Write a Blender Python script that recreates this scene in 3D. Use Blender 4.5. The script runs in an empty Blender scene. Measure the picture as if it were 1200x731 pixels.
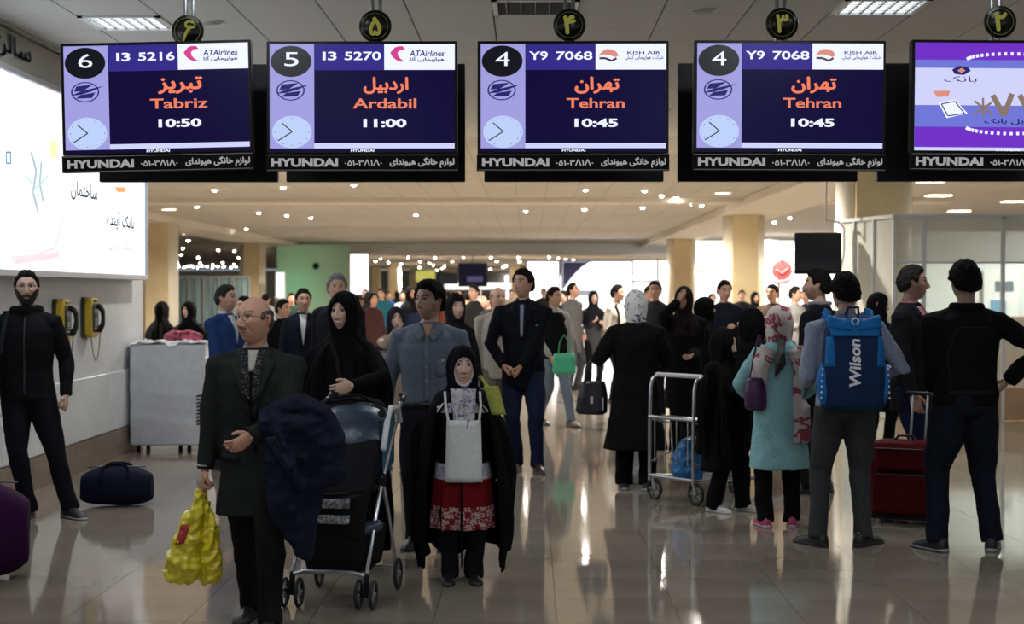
import bpy, math, random
import numpy as np
from mathutils import Vector, Matrix
from mathutils.bvhtree import BVHTree

# ------------------------------------------------------------------ camera, world, light, exposure
SC = bpy.context.scene
COL = SC.collection
F = 1850.0
cam = bpy.data.cameras.new('camera')
cam.sensor_width = 36.0
cam.lens = 36.0 * F / 1200.0
cam.clip_end = 400
cam.dof.use_dof = True
cam.dof.focus_distance = 8.6
cam.dof.aperture_fstop = 2.8
cam.dof.aperture_blades = 4
cam_ob = bpy.data.objects.new('camera', cam)
COL.objects.link(cam_ob)
cam_ob.location = (0, 0, 1.6)
cam_ob.rotation_euler = (math.radians(90 - 0.76), 0, math.radians(0.62))
SC.camera = cam_ob
world = bpy.data.worlds.new('world')
world.use_nodes = True
world.node_tree.nodes['Background'].inputs[0].default_value = (0.72, 0.78, 0.9, 1)
world.node_tree.nodes['Background'].inputs[1].default_value = 0.31
SC.world = world
SC.view_settings.view_transform = 'Standard'
SC.view_settings.look = 'None'
SC.view_settings.gamma = 1
SC.view_settings.use_curve_mapping = False
SC.view_settings.exposure = 0.1


def area(name, loc, size, power, color, rot=(0, 0, 0), size_y=None):
    l = bpy.data.lights.new(name, 'AREA')
    l.energy = power
    l.color = color
    l.size = size
    if size_y:
        l.shape = 'RECTANGLE'
        l.size_y = size_y
    o = bpy.data.objects.new(name, l)
    o.location = loc
    o.rotation_euler = rot
    COL.objects.link(o)
    return o


# lamp rows of the hall ceiling (cool troffers near the camera, warm downlights further back)
for x in (-1.8, 1.6, 5.2):
    for y in (1.5, 6.3):
        area('troffer_light', (x, y, 3.5), 0.55, 24, (0.88, 0.94, 1.0))
for x in (-2.95, -0.2, 2.4, 6.4):
    area('troffer_light', (x, 11.0, 3.5), 0.55, 24, (0.9, 0.95, 1.0))


def lamp(loc, power, color, r=.06):
    l = bpy.data.lights.new('downlight_light', 'SPOT')
    l.spot_size = math.radians(165)
    l.spot_blend = .6
    l.energy = power * 1.5
    l.color = color
    l.shadow_soft_size = r
    o = bpy.data.objects.new('downlight_light', l)
    o.location = loc
    COL.objects.link(o)


for y in (16, 22, 29, 37, 46, 56):
    for x in (-7.5, -2.6, 2.4, 8.6):
        lamp((x, y, 3.5), 680 if y > 18 else 80, (1.0, 0.935, 0.83) if y > 18 else (1, .97, .92))
for x in (-7, 0, 7):
    for y in (74, 92, 115):
        lamp((x, y, 3.1), 1300, (1.0, 0.92, 0.82), .1)

# ------------------------------------------------------------------ helpers
rnd = random.Random(4)


def at(px, Y, py=None):
    """point seen at column px (and row py) of the 1200x731 frame at distance Y"""
    x = (px - 620) * Y / F
    return x if py is None else (x, Y, 1.6 + (341 - py) * Y / F)


MATS = {}


def mat(key, color, rough=0.6, metal=0.0, emit=0.0, bump=0.0, scale=40.0, var=0.0, coat=0.0, trans=0.0, spec=0.5, stretch=None, alpha=1.0):
    if key in MATS:
        return MATS[key]
    m = bpy.data.materials.new(key)
    m.use_nodes = True
    nt = m.node_tree
    b = nt.nodes['Principled BSDF']
    c = (*color, 1)
    b.inputs['Base Color'].default_value = c
    b.inputs['Roughness'].default_value = rough
    b.inputs['Metallic'].default_value = metal
    b.inputs['Coat Weight'].default_value = coat
    b.inputs['Transmission Weight'].default_value = trans
    b.inputs['Specular IOR Level'].default_value = spec
    b.inputs['Alpha'].default_value = alpha
    if emit:
        b.inputs['Base Color'].default_value = (*[v * .22 for v in color], 1)
        b.inputs['Specular IOR Level'].default_value = .15
        b.inputs['Emission Color'].default_value = c
        b.inputs['Emission Strength'].default_value = emit
    if bump or var:
        tc = nt.nodes.new('ShaderNodeTexCoord')
        mp = nt.nodes.new('ShaderNodeMapping')
        if stretch:
            mp.inputs['Scale'].default_value = stretch
        n = nt.nodes.new('ShaderNodeTexNoise')
        n.inputs['Scale'].default_value = scale
        n.inputs['Detail'].default_value = 4
        nt.links.new(tc.outputs['Object'], mp.inputs['Vector'])
        nt.links.new(mp.outputs[0], n.inputs['Vector'])
        if bump:
            bp = nt.nodes.new('ShaderNodeBump')
            bp.inputs['Strength'].default_value = bump
            bp.inputs['Distance'].default_value = 0.01
            nt.links.new(n.outputs['Fac'], bp.inputs['Height'])
            nt.links.new(bp.outputs[0], b.inputs['Normal'])
        if var:
            r = nt.nodes.new('ShaderNodeValToRGB')
            r.color_ramp.elements[0].position = 0.35
            r.color_ramp.elements[1].position = 0.65
            r.color_ramp.elements[0].color = (*[v * (1 - var) for v in color], 1)
            r.color_ramp.elements[1].color = (*[min(1, v * (1 + var)) for v in color], 1)
            nt.links.new(n.outputs['Fac'], r.inputs['Fac'])
            nt.links.new(r.outputs[0], b.inputs['Base Color'])
            if emit:
                nt.links.new(r.outputs[0], b.inputs['Emission Color'])
    MATS[key] = m
    return m


def cloth(color, rough=0.85, bump=0.35, scale=60, var=0.10):
    key = 'cloth_%02d_%02d_%02d_%d' % (*[int(min(.99, c) * 100) for c in color], int(rough * 10))
    key += '_%d' % int(sum(color) * 1000)
    return mat(key, color, rough, bump=bump, scale=scale, var=var, spec=0.07)


def vcol_mat(key, rough=0.5, bump=0.0, scale=150, spec=0.3):
    if key in MATS:
        return MATS[key]
    m = mat(key, (1, 1, 1), rough, bump=bump, scale=scale, spec=spec)
    a = m.node_tree.nodes.new('ShaderNodeAttribute')
    a.attribute_name = 'col'
    m.node_tree.links.new(a.outputs['Color'], m.node_tree.nodes['Principled BSDF'].inputs['Base Color'])
    return m


def make(name, me, parent=None, mats=(), smooth=True):
    o = bpy.data.objects.new(name, me)
    COL.objects.link(o)
    if parent is not None:
        o.parent = parent
    for m in mats:
        me.materials.append(m)
    if smooth and len(me.polygons):
        me.polygons.foreach_set('use_smooth', np.ones(len(me.polygons), dtype=bool))
    return o


def tag(o, label=None, cat=None, group=None, kind=None):
    if label: o['label'] = label
    if cat: o['category'] = cat
    if group: o['group'] = group
    if kind: o['kind'] = kind
    return o


def thing(name, label, cat, loc=(0, 0, 0), rz=0.0, group=None):
    o = bpy.data.objects.new(name, None)
    o.empty_display_size = 0.1
    COL.objects.link(o)
    o.location = loc
    o.rotation_euler = (0, 0, rz)
    return tag(o, label, cat, group)


def copy_tree(o, parent=None):
    c = o.copy()
    COL.objects.link(c)
    if parent is not None:
        c.parent = parent
    for ch in list(o.children):
        copy_tree(ch, c)
    return c


class G:
    """collects closed pieces as vertex / face lists"""
    def __init__(s):
        s.v = []; s.f = []; s.m = []; s.mi = 0; s.c = []; s.col = None

    def add(s, V, Fc):
        n = len(s.v)
        s.v.extend([tuple(p) for p in V])
        s.f.extend([tuple(i + n for i in f) for f in Fc])
        s.m.extend([s.mi] * len(Fc))
        return s

    def box(s, c, h, rot=None):
        V = [Vector((c[0] + i * h[0], c[1] + j * h[1], c[2] + k * h[2])) for i in (-1, 1) for j in (-1, 1) for k in (-1, 1)]
        if rot is not None:
            cc = Vector(c)
            V = [cc + rot @ (p - cc) for p in V]
        return s.add(V, [(0, 1, 3, 2), (4, 6, 7, 5), (0, 4, 5, 1), (2, 3, 7, 6), (0, 2, 6, 4), (1, 5, 7, 3)])

    def loft(s, rings, n=20, power=2.0, cap=True):
        """rings: (centre, U, V) ring points c + cosU + sinV"""
        V = []
        ts = np.linspace(0, 2 * math.pi, n, endpoint=False)
        ct, st = np.cos(ts), np.sin(ts)
        e = 2.0 / power
        ct = np.sign(ct) * np.abs(ct) ** e
        st = np.sign(st) * np.abs(st) ** e
        for c, U, W in rings:
            c = np.array(c); U = np.array(U); W = np.array(W)
            V.append(c + ct[:, None] * U + st[:, None] * W)
        V = np.concatenate(V)
        Fc = []
        for r in range(len(rings) - 1):
            for i in range(n):
                j = (i + 1) % n
                Fc.append((r * n + i, r * n + j, (r + 1) * n + j, (r + 1) * n + i))
        if cap:
            Fc.append(tuple(reversed(range(n))))
            Fc.append(tuple(range((len(rings) - 1) * n, len(rings) * n)))
        return s.add(V.tolist(), Fc)

    def limb(s, pts, rad, n=12, round_ends=(True, True), flat=1.0, ref=(0, 1, 0)):
        P = [np.array(p, float) for p in pts]
        rings = []
        N = len(P)
        for i, p in enumerate(P):
            if i == 0: t = P[1] - P[0]
            elif i == N - 1: t = P[-1] - P[-2]
            else:
                a = P[i] - P[i - 1]; b = P[i + 1] - P[i]
                t = a / (np.linalg.norm(a) + 1e-9) + b / (np.linalg.norm(b) + 1e-9)
            t = t / (np.linalg.norm(t) + 1e-9)
            rf = np.array(ref, float)
            if abs(np.dot(rf, t)) > 0.93: rf = np.array((1.0, 0.05, 0.02))
            U = np.cross(t, rf); U /= np.linalg.norm(U)
            W = np.cross(t, U)
            r = rad[i] if hasattr(rad, '__len__') else rad
            if i == 0 and round_ends[0]:
                for a in (80, 50, 25):
                    q = math.radians(a)
                    rings.append((p - t * r * math.sin(q), U * r * math.cos(q), W * r * math.cos(q) * flat))
            rings.append((p, U * r, W * r * flat))
            if i == N - 1 and round_ends[1]:
                for a in (25, 50, 80):
                    q = math.radians(a)
                    rings.append((p + t * r * math.sin(q), U * r * math.cos(q), W * r * math.cos(q) * flat))
        return s.loft(rings, n)

    def ball(s, c, r, n=12):
        rings = []
        for i in range(n // 2 + 1):
            a = -math.pi / 2 + math.pi * (i + 0.02) / (n // 2 + 0.04)
            rings.append(((c[0], c[1], c[2] + r[2] * math.sin(a)), (r[0] * math.cos(a), 0, 0), (0, r[1] * math.cos(a), 0)))
        return s.loft(rings, n)

    def cyl(s, a, b, r, n=16, r2=None):
        return s.limb([a, b], [r, r if r2 is None else r2], n, (False, False))

    def ring(s, c, R, r, axis='Y', n=20, m=8, sz=1.0):
        V = []; Fc = []
        for i in range(n):
            a = 2 * math.pi * i / n
            for j in range(m):
                b = 2 * math.pi * j / m
                x = (R + r * math.cos(b)) * math.cos(a); z = (R + r * math.cos(b)) * math.sin(a) * sz; y = r * math.sin(b)
                p = {'Y': (x, y, z), 'Z': (x, z, y), 'X': (y, x, z)}[axis]
                V.append((c[0] + p[0], c[1] + p[1], c[2] + p[2]))
        for i in range(n):
            for j in range(m):
                i2 = (i + 1) % n; j2 = (j + 1) % m
                Fc.append((i * m + j, i2 * m + j, i2 * m + j2, i * m + j2))
        return s.add(V, Fc)

    def prism(s, pts, y0, y1):
        """outline (x,z) extruded along Y"""
        n = len(pts)
        V = [(p[0], y0, p[1]) for p in pts] + [(p[0], y1, p[1]) for p in pts]
        Fc = [tuple(range(n)), tuple(reversed(range(n, 2 * n)))]
        for i in range(n):
            j = (i + 1) % n
            Fc.append((i, i + n, j + n, j))
        return s.add(V, Fc)

    def sheet(s, P, off):
        """grid P[nu][nv] of points made solid with offset vector"""
        P = np.array(P, float); nu, nv = P.shape[:2]
        off = np.array(off, float)
        V = np.concatenate([P.reshape(-1, 3), (P + off).reshape(-1, 3)])
        k = nu * nv; Fc = []
        for i in range(nu - 1):
            for j in range(nv - 1):
                a, b, c, d = i * nv + j, i * nv + j + 1, (i + 1) * nv + j + 1, (i + 1) * nv + j
                Fc.append((a, b, c, d)); Fc.append((a + k, d + k, c + k, b + k))
        for j in range(nv - 1):
            Fc.append((j, j + k, j + 1 + k, j + 1))
            a = (nu - 1) * nv + j
            Fc.append((a, a + 1, a + 1 + k, a + k))
        for i in range(nu - 1):
            a = i * nv; b = (i + 1) * nv
            Fc.append((a, b, b + k, a + k))
            a += nv - 1; b += nv - 1
            Fc.append((a, a + k, b + k, b))
        return s.add(V.tolist(), Fc)

    def mesh(s, name='mesh'):
        me = bpy.data.meshes.new(name)
        me.from_pydata(s.v, [], s.f)
        if any(s.m): me.polygons.foreach_set('material_index', s.m)
        me.update()
        return me

    def obj(s, name, mats, parent=None, smooth=False, bevel=0.0, label=None):
        me = s.mesh(name)
        o = make(name, me, parent, mats if isinstance(mats, (list, tuple)) else [mats], smooth)
        if bevel:
            b = o.modifiers.new('bevel', 'BEVEL'); b.width = bevel; b.segments = 2; b.limit_method = 'ANGLE'
        if label: o['label'] = label
        return o


TMP = bpy.data.scenes.new('tmp')


def process(me, mods):
    """run modifiers on a mesh in a scratch scene and return the resulting mesh"""
    ob = bpy.data.objects.new('tmp', me)
    TMP.collection.objects.link(ob)
    for typ, props in mods:
        m = ob.modifiers.new(typ, typ)
        for k, v in props.items(): setattr(m, k, v)
    vl = TMP.view_layers[0]
    vl.update()
    out = bpy.data.meshes.new_from_object(ob.evaluated_get(vl.depsgraph))
    TMP.collection.objects.unlink(ob)
    bpy.data.objects.remove(ob)
    bpy.data.meshes.remove(me)
    return out


def fused(g, voxel, smooth=3, factor=0.5):
    mods = [('REMESH', dict(mode='VOXEL', voxel_size=voxel))]
    if smooth: mods.append(('SMOOTH', dict(factor=factor, iterations=smooth)))
    return process(g.mesh(), mods)


def get_co(me):
    a = np.empty(len(me.vertices) * 3); me.vertices.foreach_get('co', a)
    return a.reshape(-1, 3)


def set_co(me, a):
    me.vertices.foreach_set('co', a.reshape(-1)); me.update()


def get_no(me):
    a = np.empty(len(me.vertices) * 3); me.vertices.foreach_get('normal', a)
    return a.reshape(-1, 3)


def wrinkle(me, amp, freq=22, seed=0, stretch=(1, 1, 0.8)):
    """cloth folds pressed into a mesh"""
    P = get_co(me); N = get_no(me)
    x, y, z = (P * np.array(stretch)).T * freq
    s = seed * 1.7
    w = np.sin(x * 0.7 + 1.3 * np.sin(z * 0.5 + s)) + np.sin(z * 1.1 + x * 0.8 + 1.6 * np.sin(y * 0.6 + s * 2)) \
        + 0.8 * np.sin(z * 0.6 - y * 1.2 + 1.2 * np.sin(x * 0.9 + s)) + 0.5 * np.sin(z * 2.1 + x * 1.7 - y * 1.3 + s)
    w = np.where(w > 0, w, w * 0.5)
    set_co(me, P + N * (w * amp * 0.5)[:, None])
    return me


def crumple(me, amp, freq=20, seed=0):
    """sharp creases of thin plastic or draped cloth"""
    P = get_co(me); N = get_no(me)
    x, y, z = P.T * freq
    w = 0
    for i in range(4):
        a, b, c = math.sin(seed + i * 2.1), math.cos(seed * 1.3 + i * 1.7), math.sin(seed * .7 + i * 3.3 + 1)
        f = 1 + i * .45
        w = w + (np.abs(np.sin((a * x + b * z + c * y) * f + 1.5 * np.sin((b * x - a * z) * f * .5 + i))) - .6) / f
    set_co(me, P - N * (w * amp)[:, None])
    return me


def bvh_of(me):
    return BVHTree.FromPolygons([v.co for v in me.vertices], [tuple(p.vertices) for p in me.polygons])


def proj(bvh, x, z, side=-1, off=0.004, far=1.5):
    h = bvh.ray_cast(Vector((x, side * far, z)), Vector((0, -side, 0)))
    if h[0] is None: return None
    return (x, h[0].y + side * off, z)


def patch(bvh, corners, nu=5, nv=10, side=-1, off=0.005, th=0.004):
    """four corners (x,z) tl,tr,bl,br; a cloth patch lying on the body's surface"""
    tl, tr, bl, br = [np.array(c, float) for c in corners]
    rows = []
    last = None
    for j in range(nv):
        v = j / (nv - 1); row = []
        for i in range(nu):
            u = i / (nu - 1)
            p = (tl * (1 - u) + tr * u) * (1 - v) + (bl * (1 - u) + br * u) * v
            q = proj(bvh, p[0], p[1], side, off)
            if q is None:
                q = (p[0], last[1] if last else side * 0.1, p[1])
            last = q
            row.append(q)
        rows.append(row)
    g = G()
    g.sheet(rows, (0, -side * (th + off * 0.6), 0))
    return g


def ribbon(bvh, pts, width, side=-1, off=0.006, th=0.006, n=14):
    """strap following (x,z) points over the body's surface"""
    P = np.array(pts, float)
    t = np.linspace(0, len(P) - 1, n)
    X = np.interp(t, range(len(P)), P[:, 0]); Z = np.interp(t, range(len(P)), P[:, 1])
    rows = []; last = side * 0.1
    for i in range(n):
        a = max(0, i - 1); b = min(n - 1, i + 1)
        d = np.array((X[b] - X[a], Z[b] - Z[a])); d /= np.linalg.norm(d) + 1e-9
        nrm = np.array((-d[1], d[0]))
        row = []
        for w in (-0.5, 0, 0.5):
            x, z = X[i] + nrm[0] * w * width, Z[i] + nrm[1] * w * width
            q = proj(bvh, x, z, side, off)
            if q is None: q = (x, last, z)
            last = q[1]; row.append(q)
        rows.append(row)
    return G().sheet(rows, (0, -side * th, 0))


# right-to-left lettering as joined letter forms
FORMS = {'ا': 'FE8D FE8E - -', 'آ': 'FE81 FE82 - -', 'ب': 'FE8F FE90 FE91 FE92', 'پ': 'FB56 FB57 FB58 FB59', 'ت': 'FE95 FE96 FE97 FE98',
         'خ': 'FEA5 FEA6 FEA7 FEA8', 'د': 'FEA9 FEAA - -', 'ر': 'FEAD FEAE - -', 'ز': 'FEAF FEB0 - -', 'س': 'FEB1 FEB2 FEB3 FEB4',
         'ش': 'FEB5 FEB6 FEB7 FEB8', 'ک': 'FB8E FB8F FB90 FB91', 'گ': 'FB92 FB93 FB94 FB95', 'ل': 'FEDD FEDE FEDF FEE0',
         'م': 'FEE1 FEE2 FEE3 FEE4', 'ن': 'FEE5 FEE6 FEE7 FEE8', 'و': 'FEED FEEE - -', 'ه': 'FEE9 FEEA FEEB FEEC', 'ی': 'FBFC FBFD FBFE FBFF'}


def shape(s):
    out = []
    for i, c in enumerate(s):
        if c not in FORMS:
            out.append(c); continue
        f = FORMS[c].split()
        p = i > 0 and s[i - 1] in FORMS and FORMS[s[i - 1]].split()[2] != '-'
        n = i < len(s) - 1 and s[i + 1] in FORMS and f[2] != '-'
        out.append(chr(int(f[(3 if n else 1) if p else (2 if n else 0)], 16)))
    return ''.join(reversed(out))


def text_mesh(body, bold=0.0, depth=0.0, rtl=False):
    c = bpy.data.curves.new('text', 'FONT')
    c.body = shape(body) if rtl else body
    c.offset = bold
    c.extrude = depth
    c.resolution_u = 3
    o = bpy.data.objects.new('text', c)
    TMP.collection.objects.link(o)
    vl = TMP.view_layers[0]; vl.update()
    me = bpy.data.meshes.new_from_object(o.evaluated_get(vl.depsgraph))
    TMP.collection.objects.unlink(o); bpy.data.objects.remove(o); bpy.data.curves.remove(c)
    return me


def lettering(name, body, box, y, m, parent, bold=0.02, rtl=False, rot=None, depth=0.002, slant=0.0, copies=False):
    """fit text in box (x0,z0,x1,z1) in the parent's XZ plane facing -Y at depth y"""
    if rtl or copies:      # thicken thin strokes by laying shifted copies together
        me = text_mesh(body, 0, 0.0, rtl)
        if bold > 0:
            P = get_co(me); Fs = [tuple(p.vertices) for p in me.polygons]; bpy.data.meshes.remove(me)
            V = []; FF = []
            for dx, dy in ((-1, 0), (1, 0), (0, -1), (0, 1), (0, 0)):
                n0 = len(V); V += [(p[0] + dx * bold, p[1] + dy * bold, 0) for p in P]; FF += [tuple(i + n0 for i in f) for f in Fs]
            me = bpy.data.meshes.new(name); me.from_pydata(V, [], FF); me.update()
    else:
        me = text_mesh(body, bold, 0.0, rtl)
    P = get_co(me)
    if slant: P[:, 0] += P[:, 1] * slant
    lo, hi = P.min(0), P.max(0)
    x0, z0, x1, z1 = box
    Q = np.zeros_like(P)
    if rot == 'up':      # reads bottom to top
        Q[:, 2] = z0 + (P[:, 0] - lo[0]) / (hi[0] - lo[0]) * (z1 - z0)
        Q[:, 0] = x1 - (P[:, 1] - lo[1]) / (hi[1] - lo[1]) * (x1 - x0)
    else:
        Q[:, 0] = x0 + (P[:, 0] - lo[0]) / (hi[0] - lo[0]) * (x1 - x0)
        Q[:, 2] = z0 + (P[:, 1] - lo[1]) / (hi[1] - lo[1]) * (z1 - z0)
    Q[:, 1] = y
    set_co(me, Q)
    return make(name, me, parent, [m], smooth=False)
# ------------------------------------------------------------------ people
def sstep(a, b, x):
    t = np.clip((x - a) / (b - a), 0, 1)
    return t * t * (3 - 2 * t)


def gs(x, s):
    return np.exp(-(x / s) ** 2)


def head_surface(nu, nv, age=0.0, female=False):
    t = np.linspace(-math.pi, math.pi, nu, endpoint=False)
    u = t - 0.42 * np.sin(t)
    v = np.linspace(-math.pi / 2 + 0.02, math.pi / 2 - 0.02, nv)
    v = v - 0.12 * np.sin(2 * v)
    U, V = np.meshgrid(u, v)
    c = np.cos(V)
    c = np.where(V < 0, c ** 0.72, c ** 0.95)
    x = np.sin(U) * c * 0.076
    y = -np.cos(U) * c * 0.096
    z = np.sin(V) * 0.118
    t = np.clip(-z / 0.118, 0, 1)
    jaw = 0.34 if female else 0.27
    x = x * (1 - jaw * t ** 1.7)
    y = np.where(y > 0, y * (1 - 0.42 * t ** 1.1), y * (1 - 0.10 * t ** 2))
    y = np.where(y > 0, y * 1.04, y)
    fr = sstep(0.0, 0.6, -y / 0.09)
    ax = np.abs(x)
    d = 0
    ramp = np.where(z > -0.027, sstep(0.032, -0.027, z), 1 - sstep(-0.027, -0.038, z))
    d = d + (0.021 if female else 0.026) * gs(x, 0.0105) * ramp
    d = d + 0.010 * gs(ax - 0.0125, 0.007) * gs(z + 0.029, 0.008)
    d = d - 0.012 * gs(ax - 0.031, 0.0155) * gs(z - 0.015, 0.012)
    d = d + (0.003 if female else 0.006) * gs(ax - 0.028, 0.02) * gs(z - 0.036, 0.008)
    d = d + 0.007 * gs(x, 0.024) * (gs(z + 0.057, 0.0055) + gs(z + 0.070, 0.006)) - 0.003 * gs(x, 0.026) * gs(z + 0.0635, 0.0025)
    d = d + 0.009 * gs(x, 0.02) * gs(z + 0.098, 0.014)
    d = d + 0.005 * gs(ax - 0.043, 0.018) * gs(z + 0.012, 0.018)
    d = d - age * 0.004 * gs(ax - 0.033 - (z + 0.03) * -0.25, 0.005) * gs(z + 0.045, 0.022)
    y = y - d * fr
    return U, V, x, y, z, fr


def grid_faces(nu, nv):
    Fc = []
    for j in range(nv - 1):
        for i in range(nu):
            i2 = (i + 1) % nu
            Fc.append((j * nu + i, j * nu + i2, (j + 1) * nu + i2, (j + 1) * nu + i))
    Fc.append(tuple(reversed(range(nu))))
    Fc.append(tuple(range((nv - 1) * nu, nv * nu)))
    return Fc


HAIR_LINE = {  # azimuth from the face in degrees -> lowest hair height
    'short': ([0, 25, 45, 60, 72, 84, 95, 110, 130, 180], [.077, .076, .066, .05, .0, .012, .03, -.03, -.055, -.065]),
    'receding': ([0, 25, 45, 60, 72, 84, 95, 110, 130, 180], [.098, .100, .085, .06, .0, .012, .03, -.03, -.055, -.065]),
    'long': ([0, 20, 35, 60, 75, 90, 110, 130, 180], [.085, .078, .055, .0, -.05, -.09, -.11, -.115, -.115]),
    'fringe': ([0, 20, 35, 60, 75, 90, 110, 130, 180], [.05, .052, .045, .0, -.05, -.09, -.11, -.115, -.115]),
}


def rot_xyz(yaw, pitch, roll=0):
    # yaw>0 turns the face towards +X, pitch>0 looks up
    return Matrix.Rotation(math.radians(yaw), 3, 'Z') @ Matrix.Rotation(math.radians(-pitch), 3, 'X') @ Matrix.Rotation(math.radians(roll), 3, 'Y')


def head_data(sp, res):
    nu, nv = {0: (112, 90), 1: (64, 52), 2: (36, 28)}[res]
    U, V, x, y, z, fr = head_surface(nu, nv, sp.get('age', 0), sp.get('female', False))
    skin = np.array(sp.get('skin', (.50, .31, .22)))
    C = np.ones(x.shape + (3,)) * skin
    ax = np.abs(x)

    def mix(mask, col, k=1.0):
        m = (mask * k)[..., None]
        C[:] = C * (1 - m) + np.array(col) * m
    rosy = gs(ax - .043, .018) * gs(z + .02, .02) * fr + gs(x, .014) * gs(z + .03, .014) * fr
    mix(np.clip(rosy, 0, 1), skin * np.array((1.05, .8, .75)), .5)
    hc = np.array(sp.get('haircol', (.015, .012, .01)))
    if not sp.get('nobrow'):
        arch = 0.0405 + 0.004 * gs(ax - .036, .012)
        bw_ = .0 if sp.get('female') else .0016
        br = (1 - sstep(.0028 + bw_, .0048 + bw_, np.abs(z - arch))) * (1 - sstep(.018, .022, np.abs(ax - .031))) * fr
        mix(br, sp.get('brow', tuple(hc)), .95)
    st = sp.get('stubble', 0)
    if st:
        b = sstep(-.035, -.055, z) * fr + sstep(.055, .065, ax) * sstep(.0, -.02, z) * sstep(.02, -.02, y)
        b = np.clip(b, 0, 1) * (1 - gs(x, .02) * gs(z + .063, .008))
        mix(b, (.03, .025, .022), st)
    mus = sp.get('moustache', 0)
    if mus:
        mm = (1 - sstep(.022, .03, ax)) * (1 - sstep(.0065, .010, np.abs(z + .046))) * fr
        mix(mm, sp.get('mcol', (.05, .04, .035)), mus)
    if sp.get('female') or True:
        lp = gs(x, .022) ** 2 * (1 - sstep(.0085, .012, np.abs(z + .0635))) * fr * (ax < .026)
        mix(lp, np.array(sp.get('lips', skin * np.array((.85, .5, .5)))), .8)
        mix(gs(z + .0635, .0016) * (ax < .024) * fr, skin * .25, .8)
    mix((1 - sstep(.0022, .0042, np.abs(z - .0228))) * (1 - sstep(.012, .016, np.abs(ax - .031))) * fr, (.02, .015, .012), 1.0 if sp.get('female') else .85)
    mix(gs(ax - .007, .003) * gs(z + .036, .002) * fr, skin * .3, .9)
    V3 = np.stack([x, y, z], -1).reshape(-1, 3)
    return V3, C.reshape(-1, 3), grid_faces(nu, nv), (U, V, x, y, z)


HANDS = {}


def hand_geo(kind, voxel):
    """left hand hanging down: wrist at origin, fingers -Z, thumb side -Y, palm facing -X"""
    key = (kind, voxel)
    if key in HANDS: return HANDS[key]
    g = G()
    g.limb([(0, 0, .03), (0, 0, 0), (0, -.002, -.03), (-.002, 0, -.07), (-.004, 0, -.088)], [.024, .027, .036, .041, .038], 14, flat=.42, ref=(1, 0, 0))
    curl = {'relaxed': (18, 28, 20), 'grip': (62, 78, 45), 'flat': (4, 8, 6), 'point': (62, 78, 45)}[kind]
    for i, (yy, L) in enumerate([(-.030, .070), (-.010, .078), (.011, .072), (.030, .056)]):
        p = Vector((-.003, yy, -.083)); a = 0
        pts = [Vector((0, yy * .8, -.05)), p]; cc = curl
        if kind == 'point' and i == 0: cc = (5, 10, 5)
        for k, (fr_, cu) in enumerate(zip((.46, .31, .23), cc)):
            a += math.radians(cu + (4 * i if kind == 'relaxed' else 0))
            p = p + Vector((-math.sin(a), yy * .08, -math.cos(a))) * L * fr_
            pts.append(p)
        g.limb(pts, [.009, .0095, .0086, .0078, .0066], 10)
    if kind == 'grip' or kind == 'point':
        th = [(-.004, -.018, -.015), (-.018, -.040, -.045), (-.036, -.036, -.070), (-.048, -.022, -.084)]
    else:
        th = [(-.002, -.018, -.012), (-.012, -.044, -.040), (-.020, -.056, -.066), (-.024, -.058, -.090)]
    g.limb(th, [.014, .0125, .0105, .008], 10)
    me = fused(g, voxel, 2, .4)
    out = (get_co(me).copy(), [tuple(p.vertices) for p in me.polygons])
    bpy.data.meshes.remove(me)
    HANDS[key] = out
    return out


def ik(a, c, l1, l2, hint):
    a = Vector(a); c = Vector(c); d = c - a; L = d.length
    if L > (l1 + l2) * .999:
        c = a + d * ((l1 + l2) * .999 / L); d = c - a; L = d.length
    x = (l1 * l1 - l2 * l2 + L * L) / (2 * L)
    h = math.sqrt(max(1e-6, l1 * l1 - x * x))
    dn = d / L
    hv = Vector(hint); hv = hv - dn * hv.dot(dn)
    hv.normalize()
    return a + dn * x + hv * h, c


def lerp_keys(keys, z):
    k = sorted(keys)
    zz = [q[0] for q in k]
    return [float(np.interp(z, zz, [q[i] for q in k])) for i in range(1, len(k[0]))]


def smooth_interp(z, zs, vs):
    """piecewise smooth interpolation (monotone-ish cosine free cubic)"""
    zs = np.array(zs, float); vs = np.array(vs, float)
    o = np.argsort(zs); zs = zs[o]; vs = vs[o]
    m = np.gradient(vs, zs)
    i = np.clip(np.searchsorted(zs, z) - 1, 0, len(zs) - 2)
    h = zs[i + 1] - zs[i]; t = np.clip((z - zs[i]) / h, 0, 1)
    return (2 * t**3 - 3 * t**2 + 1) * vs[i] + (t**3 - 2 * t**2 + t) * h * m[i] + (-2 * t**3 + 3 * t**2) * vs[i + 1] + (t**3 - t**2) * h * m[i + 1]


TORSO = [(.80, .172, .122, 0), (.92, .170, .122, 0), (1.05, .158, .115, 0), (1.20, .172, .122, -.004), (1.31, .184, .122, 0), (1.39, .160, .105, .008), (1.44, .105, .082, .014), (1.485, .066, .066, .008)]


class P: pass


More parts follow.
